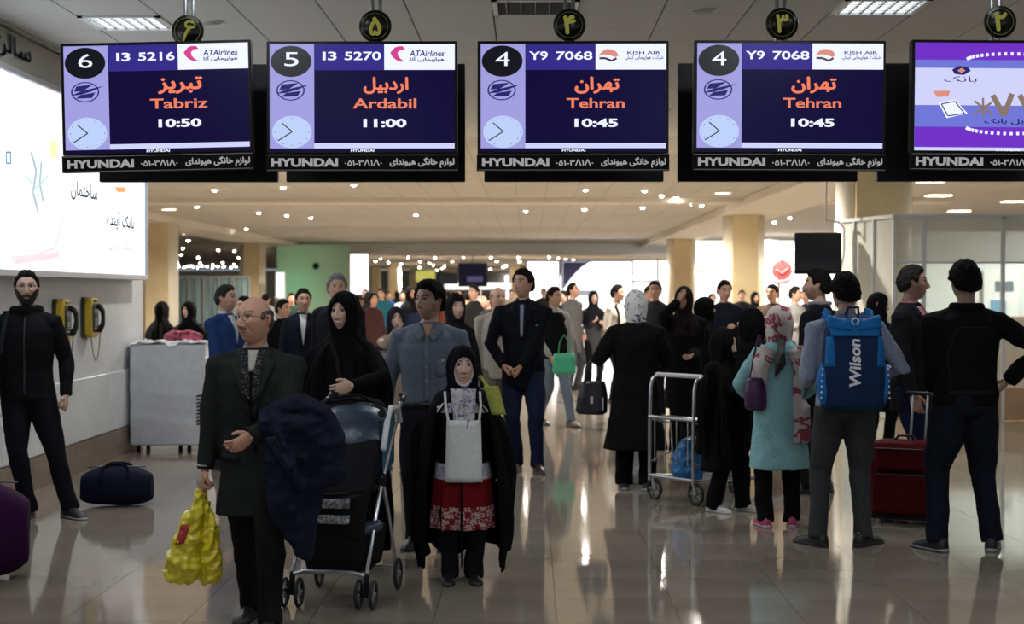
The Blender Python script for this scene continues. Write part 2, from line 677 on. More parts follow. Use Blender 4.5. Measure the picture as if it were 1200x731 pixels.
def person(label, X, Y, rz=0, H=1.75, res=1, group=None, female=False, bulk=1.0, lean=0, twist=0, sway=0,
           armL=(.25, -.03, .80), armR=(-.25, -.03, .80), elL=(.5, 1, -.2), elR=(-.5, 1, -.2), handL='relaxed', handR='relaxed',
           footL=(.10, -.03, 8), footR=(-.10, .0, -8), liftL=0, liftR=0, head=None, hy=0, hp=0, hr=0,
           top=(.02, .02, .022), hem=.80, flare=.0, sleeves=True, legs=(.02, .02, .025), legw=1.0, shoe=(.012, .012, .012), sole=None,
           hair='short', beard=None, drape=None, thumbL=(0, -1, 0), thumbR=(0, -1, 0), z0=0.0, top_name='jacket', loose=1.0, lowbody=True):
    head = dict(head or {})
    if female: head['female'] = True
    r = P()
    k = H / 1.75
    r.k = k
    voxel = {0: .0095, 1: .015, 2: .026}[res]
    root = thing('person', label, 'person', (X, Y, z0), math.radians(rz), group)
    r.root = root
    sh = .165 if female else .182
    kw = (.92 if female else 1.0) * bulk
    R = Matrix.Translation((0, 0, .93 * k)) @ Matrix.Rotation(math.radians(twist), 4, 'Z') @ Matrix.Rotation(math.radians(sway), 4, 'Y') @ Matrix.Rotation(math.radians(lean), 4, 'X') @ Matrix.Translation((0, 0, -.93 * k))

    def up(p):
        w = min(1, max(0, (p[2] - .85 * k) / (.15 * k)))
        q = Vector(p)
        return q.lerp(R @ q, w)
    r.up = up
    # --- joints
    S = {}; E = {}; Wr = {}
    for s, tgt, hint in ((1, armL, elL), (-1, armR, elR)):
        S[s] = up(Vector((s * (sh - .004) * kw * k, .008, 1.375 * k)))
        t = Vector(tgt) * k
        E[s], Wr[s] = ik(S[s], t, .285 * k, .255 * k, hint)
    Hp = {}; K = {}; A = {}
    for s, ft, lf in ((1, footL, liftL), (-1, footR, liftR)):
        Hp[s] = Vector((s * .088 * k, 0, .88 * k))
        an = Vector((ft[0] * k, ft[1] * k, .085 * k + lf))
        K[s], A[s] = ik(Hp[s], an, .415 * k, .405 * k, (s * .12, -1, 0))
    kh = math.sqrt(k) * head.get('scale', 1)
    nb = up(Vector((0, .012, 1.45 * k)))
    hc_rest = Vector((0, -.018 * k, H - .119 * kh - (.012 if hair not in ('none', 'bald') else 0)))
    hc = up(hc_rest) if lean else hc_rest
    Rh = rot_xyz(hy, hp, hr)
    r.hc, r.Rh, r.kh, r.S, r.E, r.W, r.A, r.K = hc, Rh, kh, S, E, Wr, A, K

    # --- the body: one continuous figure
    g = G()
    seg = 10 if res else 14
    tz = [(z * k, a * .86 * kw * k, b * .86 * kw * k, c) for z, a, b, c in TORSO]
    rings = []
    for z, a, b, c in tz:
        cc = up(Vector((0, c, z)))
        rings.append((cc, (a, 0, 0), (0, b, 0)))
    g.loft(rings[1:], 18)
    nt = hc + Rh @ Vector((0, .018, -.06)) * kh
    g.limb([nb - Vector((0, 0, .04)), nb + Vector((0, 0, .02)), nt], [.06 * k, .053 * kh, .052 * kh], seg)
    if lowbody:
        g.ball((0, 0, .90 * k), (.145 * k, .10 * k, .1 * k))
        for s in (1, -1):
            g.limb([Hp[s], Hp[s].lerp(K[s], .5), K[s], K[s].lerp(A[s], .35), A[s]], [.075 * k, .066 * k, .05 * k, .048 * k, .034 * k], seg)
            fy = math.radians((footL if s > 0 else footR)[2])
            fd = Vector((math.sin(fy), -math.cos(fy), 0))
            g.limb([A[s] + fd * -.03, A[s] + fd * .05 - Vector((0, 0, .045)), A[s] + fd * .13 - Vector((0, 0, .06))], [.03 * k, .03 * k, .022 * k], seg)
    for s in (1, -1):
        g.limb([S[s], S[s].lerp(E[s], .5), E[s], Wr[s].lerp(E[s], .65), Wr[s]], [.05 * k, .042 * k, .036 * k, .036 * k, .026 * k], seg)
    bm_ = fused(g, voxel * (1.15 if res == 0 else 1.2), 2)
    P0 = get_co(bm_); F0 = [tuple(p.vertices) for p in bm_.polygons]
    bpy.data.meshes.remove(bm_)
    skin = tuple(c * 1.18 for c in head.get('skin', (.50, .31, .22)))
    head['skin'] = skin
    verts = [P0]; faces = list(F0); cols = [np.ones((len(P0), 3)) * np.array(skin)]
    n = len(P0)
    HV, HC, HF, surf = head_data(head, res)
    Rn = np.array(Rh)
    hcn = np.array(hc)
    verts.append((HV * kh) @ Rn.T + hcn); cols.append(HC)
    faces += [tuple(i + n for i in f) for f in HF]; n += len(HV)
    # eyes and ears
    _, _, sx, sy, sz = surf
    q = (sx - .031) ** 2 + (sz - .016) ** 2 + (sy > 0) * 9
    ey = float(sy.reshape(-1)[np.argmin(q)])
    e = G()
    parts = []
    if res < 2 or head.get('eyes'):
        for s in (1, -1):
            a = len(e.v); e.ball((s * .031, ey + .0035, .0155), (.0135, .0085, .0065), 10); parts.append((a, len(e.v), (.62, .58, .55)))
            gz = head.get('gaze', 0)
            a = len(e.v); e.ball((s * .031 + gz, ey - .0025, .0155), (.0074, .0038, .0066), 8); parts.append((a, len(e.v), head.get('iris', (.02, .012, .01))))
    for s in (1, -1):
        a = len(e.v)
        e.limb([(s * .073, .012, -.022), (s * .080, .016, -.002), (s * .083, .022, .016), (s * .079, .016, .026), (s * .074, .004, .020)], [.007, .008, .008, .007, .005], 6)
        parts.append((a, len(e.v), tuple(np.array(skin) * (.95, .8, .78))))
    EV = np.array(e.v); EC = np.zeros((len(EV), 3))
    for a, b, c in parts: EC[a:b] = c
    verts.append((EV * kh) @ Rn.T + hcn); cols.append(EC)
    faces += [tuple(i + n for i in f) for f in e.f]; n += len(EV)
    # hands
    hv = {0: .003, 1: .0045, 2: .006}[res]
    for s, kind, thumb in ((1, handL, thumbL), (-1, handR, thumbR)):
        if kind is None: continue
        hvt, hf = hand_geo(kind, hv)
        V = hvt.copy()
        if s < 0:
            V[:, 0] *= -1; hf = [tuple(reversed(f)) for f in hf]
        d = (Wr[s] - E[s]).normalized()
        zax = -d
        ty = Vector(thumb); ty = -(ty - zax * ty.dot(zax)).normalized()
        xax = ty.cross(zax)
        M = np.array(Matrix((xax, ty, zax)).transposed())
        V = (V * k * head.get('hands', 1.0)) @ M.T + np.array(Wr[s])
        verts.append(V); cols.append(np.ones((len(V), 3)) * np.array(skin) * (.95, .9, .9))
        faces += [tuple(i + n for i in f) for f in hf]; n += len(V)
        r.__dict__['hand%s' % ('L' if s > 0 else 'R')] = Vector(V.mean(0))
    me = bpy.data.meshes.new('body')
    me.from_pydata(np.concatenate(verts).tolist(), [], faces)
    ca = me.color_attributes.new('col', 'FLOAT_COLOR', 'POINT')
    CC = np.concatenate([np.concatenate(cols), np.ones((n, 1))], 1)
    ca.data.foreach_set('color', CC.reshape(-1))
    r.body = make('body', me, root, [vcol_mat('skin', .5, bump=.08, scale=220, spec=.35)])

    # --- trousers
    if lowbody and legs is not None:
        g = G()
        w = legw
        g.loft([((0, 0, z * k), (a * k * kw, 0, 0), (0, b * k * kw, 0)) for z, a, b in ((.82, .12, .10), (.86, .165, .118), (.93, .168, .118), (1.02, .15, .108))], 18)
        for s in (1, -1):
            a = A[s]; hemp = a + (a - K[s]).normalized() * .035
            g.limb([Hp[s], Hp[s].lerp(K[s], .45), K[s], K[s].lerp(A[s], .4), K[s].lerp(A[s], .8), hemp],
                   [.095 * k * kw, .086 * k * w * kw, .068 * k * w, .063 * k * w, .058 * k * w, .060 * k * w], seg + 2, (True, False))
        me = fused(g, voxel, 3)
        if res < 2: wrinkle(me, .0065, 22, seed=X * 7); crumple(me, .0035, 15, X * 5)
        co = get_co(me); co[:, 2] = np.maximum(co[:, 2], .018); set_co(me, co)
        r.trousers = make('trousers', me, root, [cloth(legs)])
    # --- shoes
    if lowbody and shoe is not None:
        for s in (1, -1):
            ft = footL if s > 0 else footR
            lf = liftL if s > 0 else liftR
            fy = math.radians(ft[2]); fd = Vector((math.sin(fy), -math.cos(fy), 0)); sd = Vector((math.cos(fy), math.sin(fy), 0))
            base = Vector((A[s].x, A[s].y, 0))
            g = G(); so = G()
            for gg, prof in ((g, [(-.078, .018, .045, .01), (-.07, .032, .085, .0), (-.03, .037, .10, .0), (.02, .038, .098, .0), (.07, .043, .070, .0), (.12, .049, .056, .0), (.165, .047, .045, .0), (.195, .034, .032, .0), (.208, .014, .018, .006)]),
                             (so, [(-.084, .020, .022, 0), (-.072, .036, .024, 0), (0, .039, .022, 0), (.07, .046, .02, 0), (.12, .052, .02, 0), (.17, .049, .02, 0), (.20, .036, .02, 0), (.215, .014, .018, 0)])):
                V = []; m = 12
                for f, wd, hh, lo in prof:
                    for i in range(m):
                        a = 2 * math.pi * i / m
                        cu, sn = math.cos(a), math.sin(a)
                        z = lo + (hh - lo) * (.5 + .5 * sn) if gg is so else lo + (hh - lo) * max(0, .15 + .85 * sn)
                        wx = wd * (abs(cu) ** .6) * (1 if cu >= 0 else -1)
                        ang = -lf * 3.2
                        fz = z; ff = f
                        p = base + (fd * ff + sd * wx) * k + Vector((0, 0, fz * k))
                        if lf:
                            # heel lifted: turn about the toe
                            toe = base + fd * .15 * k
                            dd = (p - toe); fdist = dd.dot(fd)
                            p = p + Vector((0, 0, max(0, -fdist) * lf * 4.2))
                        V.append(p)
                Fc = []
                for j in range(len(prof) - 1):
                    for i in range(m):
                        i2 = (i + 1) % m
                        Fc.append((j * m + i, j * m + i2, (j + 1) * m + i2, (j + 1) * m + i))
                Fc.append(tuple(reversed(range(m)))); Fc.append(tuple(range((len(prof) - 1) * m, len(prof) * m)))
                gg.add(V, Fc)
            sm = mat('shoe_%d_%d_%d' % tuple(int(c * 255) for c in shoe), shoe, .45, bump=.1, scale=80)
            o = g.obj('shoe', sm, root, True)
            if res < 2:
                sc_ = sole or (.01, .01, .01)
                so.obj('sole', mat('sole_%d_%d_%d' % tuple(int(c * 255) for c in sc_), sc_, .6), o, True)
    # --- jacket, shirt or coat
    if top is not None:
        g = G()
        keys = list(TORSO)
        if hem > .80:
            keys = [q for q in keys if q[0] > hem]
            a = lerp_keys(TORSO, hem); keys = [(hem, a[0], a[1], a[2])] + keys
        elif hem < .78:
            h0 = hem; st = []
            while h0 < .79:
                f = (.80 - h0) / .5
                st.append((h0, .174 + flare * f + .01 * f, .124 + flare * .8 * f + .01 * f, 0)); h0 += .08
            keys = st + keys
        rings = []
        for z, a, b, c in keys:
            cc = up(Vector((0, c, z * k)))
            rings.append((cc, (a * kw * k * loose, 0, 0), (0, b * kw * k * loose, 0)))
        g.loft(rings, 22, power=2.25)
        if sleeves:
            for s in (1, -1):
                sh0 = S[s] - Vector((s * .03 * k, 0, -.004 * k))
                g.limb([up(Vector((s * .03, .012, 1.445 * k))), S[s].lerp(up(Vector((0, .01, 1.445 * k))), .35) + Vector((0, 0, .004)), S[s] + Vector((0, 0, -.002))], [.052 * k, .056 * k, .060 * k * bulk], 10)
                d = (Wr[s] - E[s]).normalized()
                g.limb([sh0, S[s], S[s].lerp(E[s], .5), E[s], E[s].lerp(Wr[s], .5), Wr[s] + d * .004],
                       [.062 * k * bulk, .064 * k * bulk, .057 * k * bulk * loose, .051 * k * bulk * loose, .046 * k * bulk * loose, .040 * k * bulk], seg + 2, (True, False))
        me = fused(g, voxel, 3)
        if res < 2: wrinkle(me, .006, 19, seed=X * 3 + 1); crumple(me, .0035, 13, X * 2)
        r.top_me = me
        r.top = make(top_name, me, root, [cloth(top)])
        r.bvh = bvh_of(me) if res < 2 else None
    # --- hair
    U, V, x, y, z = surf
    if hair and hair != 'none':
        az = np.degrees(np.abs(np.arctan2(x, -y)))
        if hair == 'bald':
            m = np.minimum(z - np.interp(az, [0, 60, 66, 80, 95, 110, 130, 180], [.2, .2, -.005, .0, .03, -.03, -.055, -.065]),
                           np.interp(az, [0, 60, 66, 90, 130, 180], [-.2, .0, .045, .055, .06, .06]) - z)
            th, bw = .007, .016
        else:
            zs, hs = HAIR_LINE[hair]
            m = z - np.interp(az, zs, hs)
            th, bw = (.020, .022) if hair != 'long' else (.024, .02)
        th *= head.get('hairvol', 1)
        off = -.006 + (th + .006) * sstep(-.004, bw, m)
        off = off + np.where(off > 0, .003 * np.sin(x * 160 + 2 * np.sin(z * 90)) + .002 * np.sin(z * 230 + x * 120 + y * 190), 0)
        L = np.sqrt(x**2 + y**2 + z**2)
        hx, hyy, hz = x + x / L * off * .9, y + y / L * off, z + z / L * off * 1.05
        # hair ignores the nose relief
        HVh = np.stack([hx, hyy, hz], -1).reshape(-1, 3)
        hm = bpy.data.meshes.new('hair')
        hm.from_pydata(((HVh * kh) @ Rn.T + hcn).tolist(), [], HF)
        hcol = head.get('haircol', (.012, .010, .009))
        make('hair', hm, root, [mat('hair_%d_%d' % (int(hcol[0] * 999), int(hcol[2] * 999)), hcol, .8, bump=.5, scale=140, var=.3, spec=.06, stretch=(1, 1, .3))])
    if beard:
        jaw = (z < -.034) | ((np.abs(x) > .052) & (z < .0) & (y < .02))
        m = np.where(beard == 'goatee', np.minimum(.030 - np.abs(x), -.040 - z), np.minimum(-.03 + np.interp(np.abs(x), [0, .03, .055, .07], [-.006, -.014, .02, .035]) - z, .03 - y))
        off = -.004 + .009 * sstep(-.002, .008, m) - .012 * gs(x, .022) * gs(z + .063, .007)
        L = np.sqrt(x**2 + y**2 + z**2)
        HVb = np.stack([x + x / L * off, y + y / L * off, z + z / L * off], -1).reshape(-1, 3)
        hm = bpy.data.meshes.new('beard')
        hm.from_pydata(((HVb * kh) @ Rn.T + hcn).tolist(), [], HF)
        make('beard', hm, root, [mat('beard', (.02, .015, .012), .7, bump=.8, scale=160)])
    return r


def glasses(r, col=(.03, .03, .03), R=.019):
    g = G()
    for s in (1, -1):
        g.ring((s * .032, -.101, .014), R, .0013, 'Y', 18, 6, .78)
        g.limb([(s * .05, -.099, .02), (s * .072, -.07, .02), (s * .082, .02, .018)], .0014, 6)
    g.limb([(-.013, -.103, .018), (0, -.106, .021), (.013, -.103, .018)], .0013, 6)
    me = g.mesh(); co = get_co(me)
    set_co(me, (co * r.kh) @ np.array(r.Rh).T + np.array(r.hc))
    make('glasses', me, r.root, [mat('glasses_frame_%d' % int(col[0] * 99), col, .25, metal=.6)])


def headcover(r, name, m, k0=1.0, th=.014, bottom=None, face=(.054, .080, -.022), keys=None, nth=96, folds=.006, nf=7, hem_wave=0, colfn=None, backtail=0, seed=0,
              open_front=None, bumps=(), dz=.02, closed_under=True, follow=1.0, solid=.006):
    """a scarf or chador: one cloth from the crown down, with an opening for the face.
    keys: below-chin stations (z, rx, ry, cx, cy) in metres"""
    hc = r.hc; kh = r.kh
    kz = list(keys)
    dome = []
    for a in (88, 75, 60, 45, 30, 15, 0):
        q = math.radians(a)
        dome.append((hc.z + (.118 + th) * kh * math.sin(q), (.078 + th) * kh * math.cos(q), (.100 + th) * kh * math.cos(q)))
    dome.append((hc.z - .05 * kh, (.074 + th) * kh, (.095 + th) * kh))
    dome.append((hc.z - .105 * kh, (.066 + th) * kh, (.088 + th) * kh))
    hx, hyy = hc.x, hc.y + .004
    st = [(z, a, b, hx, hyy) for z, a, b in dome] + kz
    st.sort(key=lambda q: q[0])
    zs = [q[0] for q in st]
    ztop, zbot = zs[-1], zs[0]
    zhead = hc.z - .12 * kh
    Z = [ztop]
    z = ztop
    while z > zbot + 1e-4:
        z -= (.0025 if z > hc.z + .11 * kh else (.0055 if z > zhead else dz))
        Z.append(max(z, zbot))
    Z = np.array(Z)
    th_ = np.linspace(0, 2 * math.pi, nth, endpoint=False)
    th_ = th_ - .35 * np.sin(th_)   # 0 = front, denser there
    TT, ZZ = np.meshgrid(th_, Z)
    rx = np.interp(ZZ, zs, [q[1] for q in st]); ry = np.interp(ZZ, zs, [q[2] for q in st])
    cx = np.interp(ZZ, zs, [q[3] for q in st]); cy = np.interp(ZZ, zs, [q[4] for q in st])
    # smooth the stations
    if len(Z) > 12:
        for A_ in (rx, ry, cx, cy):
            for _ in range(3):
                A_[1:-1] = (A_[:-2] + 2 * A_[1:-1] + A_[2:]) / 4
    below = sstep(zhead + .02, zhead - .35, ZZ)
    f = (np.sin(nf * TT + 2.2 * np.sin(ZZ * 3 + seed)) + .6 * np.sin((nf * 2 + 1) * TT + 3 * ZZ + seed * 2) + .4 * np.sin((nf * 3 + 2) * TT - 4 * ZZ + seed))
    amp = folds * (.35 + below * 2.2)
    rr = 1 + f * amp / np.maximum(.06, (rx + ry) / 2)
    for bt, bz, ba, st_, sz_ in bumps:
        dth = np.angle(np.exp(1j * (TT - math.radians(bt))))
        rr = rr + ba / np.maximum(.1, (rx + ry) / 2) * gs(dth, math.radians(st_)) * gs(ZZ - bz, sz_)
    lx = np.sin(TT) * rx * rr; ly = -np.cos(TT) * ry * rr
    # turn the hood part with the head
    yaw = math.atan2(r.Rh[1][0], r.Rh[0][0]) * follow
    w = sstep(zhead - .08, zhead + .03, ZZ)
    a = yaw * w
    X_ = lx * np.cos(a) - ly * np.sin(a) + cx
    Y_ = lx * np.sin(a) + ly * np.cos(a) + cy
    if face:
        fx, fz, fo = face
        e = np.sqrt((lx / (fx * kh)) ** 2 + ((ZZ - (hc.z + fo * kh)) / (fz * kh)) ** 2)
        pull = (1 - sstep(.93, 1.12, e)) * (ly < 0)
        lx2 = lx * (1 - .25 * pull); ly2 = ly + pull * (.075 * kh)
        X_ = lx2 * np.cos(a) - ly2 * np.sin(a) + cx
        Y_ = lx2 * np.sin(a) + ly2 * np.cos(a) + cy
    if hem_wave:
        hw = sstep(zbot + .35, zbot, ZZ)
        ZZ = ZZ + hw * hem_wave * (np.sin(3 * TT + seed) + .5 * np.sin(5 * TT))
    if backtail:
        hw = sstep(zbot + .2, zbot, ZZ)
        ZZ = ZZ - hw * backtail * (.5 - .5 * np.cos(TT))
    V = np.stack([X_, Y_, ZZ], -1)
    nv, nu = V.shape[:2]
    g = G()
    Fc = []
    for j in range(nv - 1):
        for i in range(nu):
            i2 = (i + 1) % nu
            if open_front:
                zz = ZZ[j, i]
                wa = open_front(zz)
                if wa and abs(np.angle(np.exp(1j * (th_[i] + (th_[i2 if i2 else 0] - th_[i]) * .5)))) < wa: continue
            Fc.append((j * nu + i, (j + 1) * nu + i, (j + 1) * nu + i2, j * nu + i2))
    Fc.append(tuple(range(nu)))
    g.add(V.reshape(-1, 3).tolist(), Fc)
    me = g.mesh()
    o = make(name, me, r.root, [m])
    if colfn is not None:
        ca = me.color_attributes.new('col', 'FLOAT_COLOR', 'POINT')
        C = colfn(V.reshape(-1, 3), TT.reshape(-1), ZZ.reshape(-1))
        ca.data.foreach_set('color', np.concatenate([C, np.ones((len(C), 1))], 1).reshape(-1))
    so = o.modifiers.new('solid', 'SOLIDIFY'); so.thickness = solid; so.offset = -1
    r.cover = o
    return o


def hij(r, m=None, name='headscarf', spread=.13, drop=.17, short=False, **kw):
    """short scarf around head, neck and shoulders"""
    z = r.hc.z; k = r.k
    keys = [(z - .15 * r.kh, .085 * k, .085 * k, 0, 0), (z - .19 * r.kh, .13 * k, .105 * k, 0, 0), (z - .24 * r.kh, .19 * k, .125 * k, 0, 0), (z - .24 * r.kh - drop, .215 * k, .15 * k, 0, -.0)]
    if short: keys = [(z - .15 * r.kh, .075 * k, .08 * k, 0, 0), (z - .21 * r.kh, .095 * k, .09 * k, 0, 0)]
    return headcover(r, name, m or cloth((.012, .012, .013)), keys=keys, **kw)


def chador(r, m=None, hem=.06, wide=.30, deep=.25, sh=.225, **kw):
    z = r.hc.z; k = r.k
    keys = [(z - .15 * r.kh, .105 * k, .10 * k, 0, 0), (z - .19 * r.kh, .155 * k, .115 * k, 0, 0), (z - .24 * r.kh, sh * .93 * k, .135 * k, 0, 0), (z - .34 * r.kh, sh * 1.06 * k, .155 * k, 0, 0),
            (1.0 * k, sh * 1.15 * k, .19 * k, 0, -.01), (.7 * k, wide * .93 * k, deep * .9 * k, 0, 0), (hem, wide * k, deep * k, 0, 0)]
    kw.setdefault('th', .02)
    kw.setdefault('folds', .008)
    return headcover(r, 'chador', m or cloth((.005, .005, .006), bump=.2), keys=keys, **kw)


def front_shirt(r, col, depth=.28, w=.055, zt=None, tie=None, lapel=None, collar=None, side=-1):
    """V-shaped shirt front, collar, lapels and tie lying on the jacket"""
    k = r.k; zt = (zt or 1.462) * k; zb = zt - depth * k
    sm = cloth(col, var=.04)
    patch(r.bvh, [(-w * k, zt), (w * k, zt), (-.004, zb), (.004, zb)], 7, 12, off=.004).obj('shirt', sm, r.root, True)
    if tie:
        patch(r.bvh, [(-.016 * k, zt - .015), (.016 * k, zt - .015), (-.012, zb + .01), (.012, zb + .01)], 3, 10, off=.011).obj('tie', cloth(tie), r.root, True)
    if lapel:
        lm = cloth(lapel)
        for s in (1, -1):
            patch(r.bvh, [(s * (w - .005) * k, zt + .008), (s * (w + .03) * k, zt + .005), (s * .002, zb - .01), (s * .012, zb + .0)], 4, 12, off=.010, th=.006).obj('lapel', lm, r.root, True)
            patch(r.bvh, [(s * (w + .01) * k, zt - .03), (s * (w + .055) * k, zt - .05), (s * .028 * k, zb + .10 * k), (s * .05 * k, zb + .13 * k)], 4, 8, off=.013, th=.006).obj('lapel', lm, r.root, True)
    cm = cloth(collar or col, var=.04)
    c = r.up(Vector((0, .006, 1.468 * k)))
    g = G()
    n = 20; rows = []
    for j, (rr, zz) in enumerate(((.072, -.012), (.066, .012), (.060, .034))):
        row = []
        for i in range(n + 1):
            a = math.radians(28 + 304 * i / n)
            dz = -.018 * (math.cos(a) > .5) * (j == 0)
            row.append((c.x + math.sin(a) * rr * k, c.y - math.cos(a) * rr * k * .95, c.z + zz * k + .008 * (-math.cos(a)) + dz))
        rows.append(row)
    g.sheet(rows, (0, 0, .004))
    g.obj('collar', cm, r.root, True)
# ------------------------------------------------------------------ the setting
def tile_mat(key, base, rough, gloss_noise=0.02, bw=None):
    m = mat(key, base, rough, bump=0, var=.10, scale=2.2, spec=.6)
    return m


floor_m = mat('polished_porcelain', (.28, .235, .185), .07, var=.09, scale=1.6, spec=.7)
grout_m = mat('floor_grout', (.14, .12, .095), .8)


def brick_mat(key, base, joint, rough, size, spec=.5, mortar=.006, off=(0, 0, 0)):
    m = mat(key, base, rough, spec=spec)
    nt = m.node_tree; b = nt.nodes['Principled BSDF']
    tc = nt.nodes.new('ShaderNodeTexCoord'); mp = nt.nodes.new('ShaderNodeMapping'); br = nt.nodes.new('ShaderNodeTexBrick')
    mp.inputs['Location'].default_value = off
    br.offset = 0; br.inputs['Scale'].default_value = 1
    br.inputs['Brick Width'].default_value = size; br.inputs['Row Height'].default_value = size
    br.inputs['Mortar Size'].default_value = mortar
    br.inputs['Color1'].default_value = (*base, 1); br.inputs['Color2'].default_value = (*[c * .93 for c in base], 1)
    br.inputs['Mortar'].default_value = (*joint, 1)
    nt.links.new(tc.outputs['Object'], mp.inputs[0]); nt.links.new(mp.outputs[0], br.inputs['Vector'])
    nt.links.new(br.outputs['Color'], b.inputs['Base Color'])
    return m


far_floor_m = brick_mat('polished_porcelain_far', (.28, .235, .185), (.17, .14, .11), .08, .6, .7, off=(-.136, .3, 0))
g = G()
g.box((0, 7.25, -.16), (15.5, 9.25, .15))
g.mi = 1
g.box((-4, 81.6, -.15), (28, 65, .15))
floor = g.obj('floor', [grout_m, far_floor_m]); tag(floor, kind='structure')
tb = G().box((0, 0, -.006), (.2985, .2985, .006)).mesh('tile')
tb.materials.append(floor_m)
rest = G()
for j in range(31):
    y = -2 + .3 + .6 * j + .0
    if y > 16.5: break
    for i in range(-24, 26):
        x = .136 + .3 + .6 * i
        inview = y > 7.2 and abs(x + .1) < (y + .3) * .335 + .35 and x > -4.2
        if inview:
            o = bpy.data.objects.new('tile', tb); COL.objects.link(o); o.parent = floor; o.location = (x, y, 0)
        elif x > -3.9 or y > 16:
            rest.box((x, y, -.006), (.2985, .2985, .006))
tag(rest.obj('tile_field', floor_m, floor), kind='stuff')

CZ = 3.58
ceil_m = mat('ceiling_tile', (.62, .62, .60), .85, bump=.15, scale=90, var=.04)
void_m = mat('ceiling_gap', (.12, .12, .12), .9)
far_ceil_m = brick_mat('far_ceiling', (.58, .54, .48), (.42, .39, .34), .8, .6, .2, mortar=.012, off=(-.343, .05, 0))
g = G()
g.box((0, 9.2, CZ + .17), (15.5, 11.2, .15))
g.mi = 1
g.box((-4, 43.2, CZ + .1), (28, 22.8, .1))
g.box((6.5, 103, 3.17 + .2), (17.2, 37, .2))
g.box((-21.4, 103, CZ + .1), (10.6, 37, .1))
ceiling = g.obj('ceiling', [void_m, far_ceil_m]); tag(ceiling, kind='structure')
tb = G().box((0, 0, .01), (.294, .2975, .01)).mesh('ceiling_tile')
tb.materials.append(ceil_m)
rest = G()
LIGHT_CELLS = {(-6, 0): 1, (-1, -1): 2, (3, -1): 3, (-4, -5): 1, (3, -5): 1, (8, 1): 1, (0, -9): 1}
for j in range(-22, 15):
    y = 11.35 + .3 + .6 * j
    for i in range(-24, 26):
        x = .343 - .6 + .3 + .6 * (i + 1)
        if (i, j) in LIGHT_CELLS: continue
        if j >= -1 and abs(x) < (y + .3) * .335 + .3 and x > -4:
            o = bpy.data.objects.new('ceiling_tile', tb); COL.objects.link(o); o.parent = ceiling; o.location = (x, y, CZ)
        else:
            rest.box((x, y, CZ + .01), (.294, .2975, .01))
tag(rest.obj('ceiling_tile_field', ceil_m, ceiling), kind='stuff')

wall_m = mat('white_wall', (.66, .68, .70), .55, bump=.05, scale=8, var=.03)
panel_m = mat('wall_panel', (.72, .75, .78), .35, var=.03, scale=3)
stone_m = mat('skirting_stone', (.20, .15, .115), .35, bump=.1, scale=30, var=.25)
wl = G().box((-4.15, 7.15, 1.8), (.15, 9.15, 1.8)).obj('wall_left', wall_m); tag(wl, kind='structure')
pm = G().box((0, 0, 0), (.012, .745, .275)).mesh('wall_panel'); pm.materials.append(panel_m)
for i in range(6):
    o = bpy.data.objects.new('wall_panel', pm); COL.objects.link(o); o.parent = wl; o.location = (-3.99, 8.1 + 1.5 * i, .545)
    b = o.modifiers.new('bevel', 'BEVEL'); b.width = .004
bb = tag(G().box((-3.995, 2.6, .13), (.02, 4.6, .13)).obj('baseboard_left', stone_m), kind='structure')
sm = G().box((0, 0, 0), (.016, .298, .129)).mesh('stone_slab'); sm.materials.append(stone_m)
for i in range(15):
    o = bpy.data.objects.new('stone_slab', sm); COL.objects.link(o); o.parent = bb; o.location = (-3.985, 7.5 + .6 * i, .13)
# outer shell
tag(G().box((-32.2, 80, 1.8), (.2, 64, 1.8)).obj('wall_far_left', mat('far_wall', (.5, .5, .47), .7)), kind='structure')
tag(G().box((-18.2, 16.6, 1.8), (14, .1, 1.8)).obj('wall_side_left', wall_m), kind='structure')
tag(G().box((15.2, 27, 1.8), (.2, 29, 1.8)).obj('wall_right', mat('right_wall', (.42, .37, .30), .7)), kind='structure')
tag(G().box((-4, 140.2, 1.7), (28, .2, 1.7)).obj('wall_end', mat('end_wall', (.62, .6, .55), .7)), kind='structure')
tag(G().box((24, 98, 1.7), (.2, 42, 1.7)).obj('wall_far_right', mat('far_wall', (.5, .5, .47), .7)), kind='structure')
# white fascia where the ceiling steps down, beams over the column rows
tag(G().box((6.5, 65.6, 3.37), (17.2, .3, .205)).obj('trim_1', mat('white_fascia', (.75, .74, .70), .6)), kind='structure')
beam_m = mat('beam_plaster', (.72, .66, .56), .7)
tag(G().box((5.3, 43, 3.49), (.75, 22.2, .085)).obj('trim_2', beam_m), kind='structure')
tag(G().box((-10.2, 45, 3.49), (.75, 20.2, .085)).obj('trim_3', beam_m), kind='structure')
tag(G().box((-3, 34, 3.53), (12, .35, .05)).obj('trim_4', beam_m), kind='structure')

cream = mat('cream_cladding', (.88, .82, .69), .35, var=.03, scale=2)
gold = mat('gold_cladding', (.74, .60, .36), .3, var=.06, scale=2, spec=.6)


def column(X, Y, w=1.0, zt=3.42):
    g = G()
    g.box((X, Y, zt / 2), (w * .30, w * .34, zt / 2))
    o = g.obj('column', gold); tag(o, kind='structure')
    for s in (1, -1):
        c = G().cyl((X + s * w * .27, Y - .02, 0), (X + s * w * .27, Y - .02, zt), w * .235, 28)
        c.obj('shaft', cream, o, True)
        b = G().cyl((X + s * w * .27, Y - .02, 0), (X + s * w * .27, Y - .02, .12), w * .25, 28)
        b.obj('plinth', mat('column_plinth', (.2, .19, .18), .3, metal=.5), o, True)
    return o


for Y in (21.0, 38.0, 55.0):
    column({21.0: 4.57, 38.0: 5.15, 55.0: 5.3}[Y], Y)
column(5.25, 72.0, .9, 3.1)
column(-9.85, 42); column(-10.6, 60.5)
for px, Y, w in ((440, 100, .7), (462, 92, .8), (486, 110, .8), (530, 105, .8), (604, 98, .8), (708, 112, .9)):
    column(at(px, Y), Y, w, 3.15)

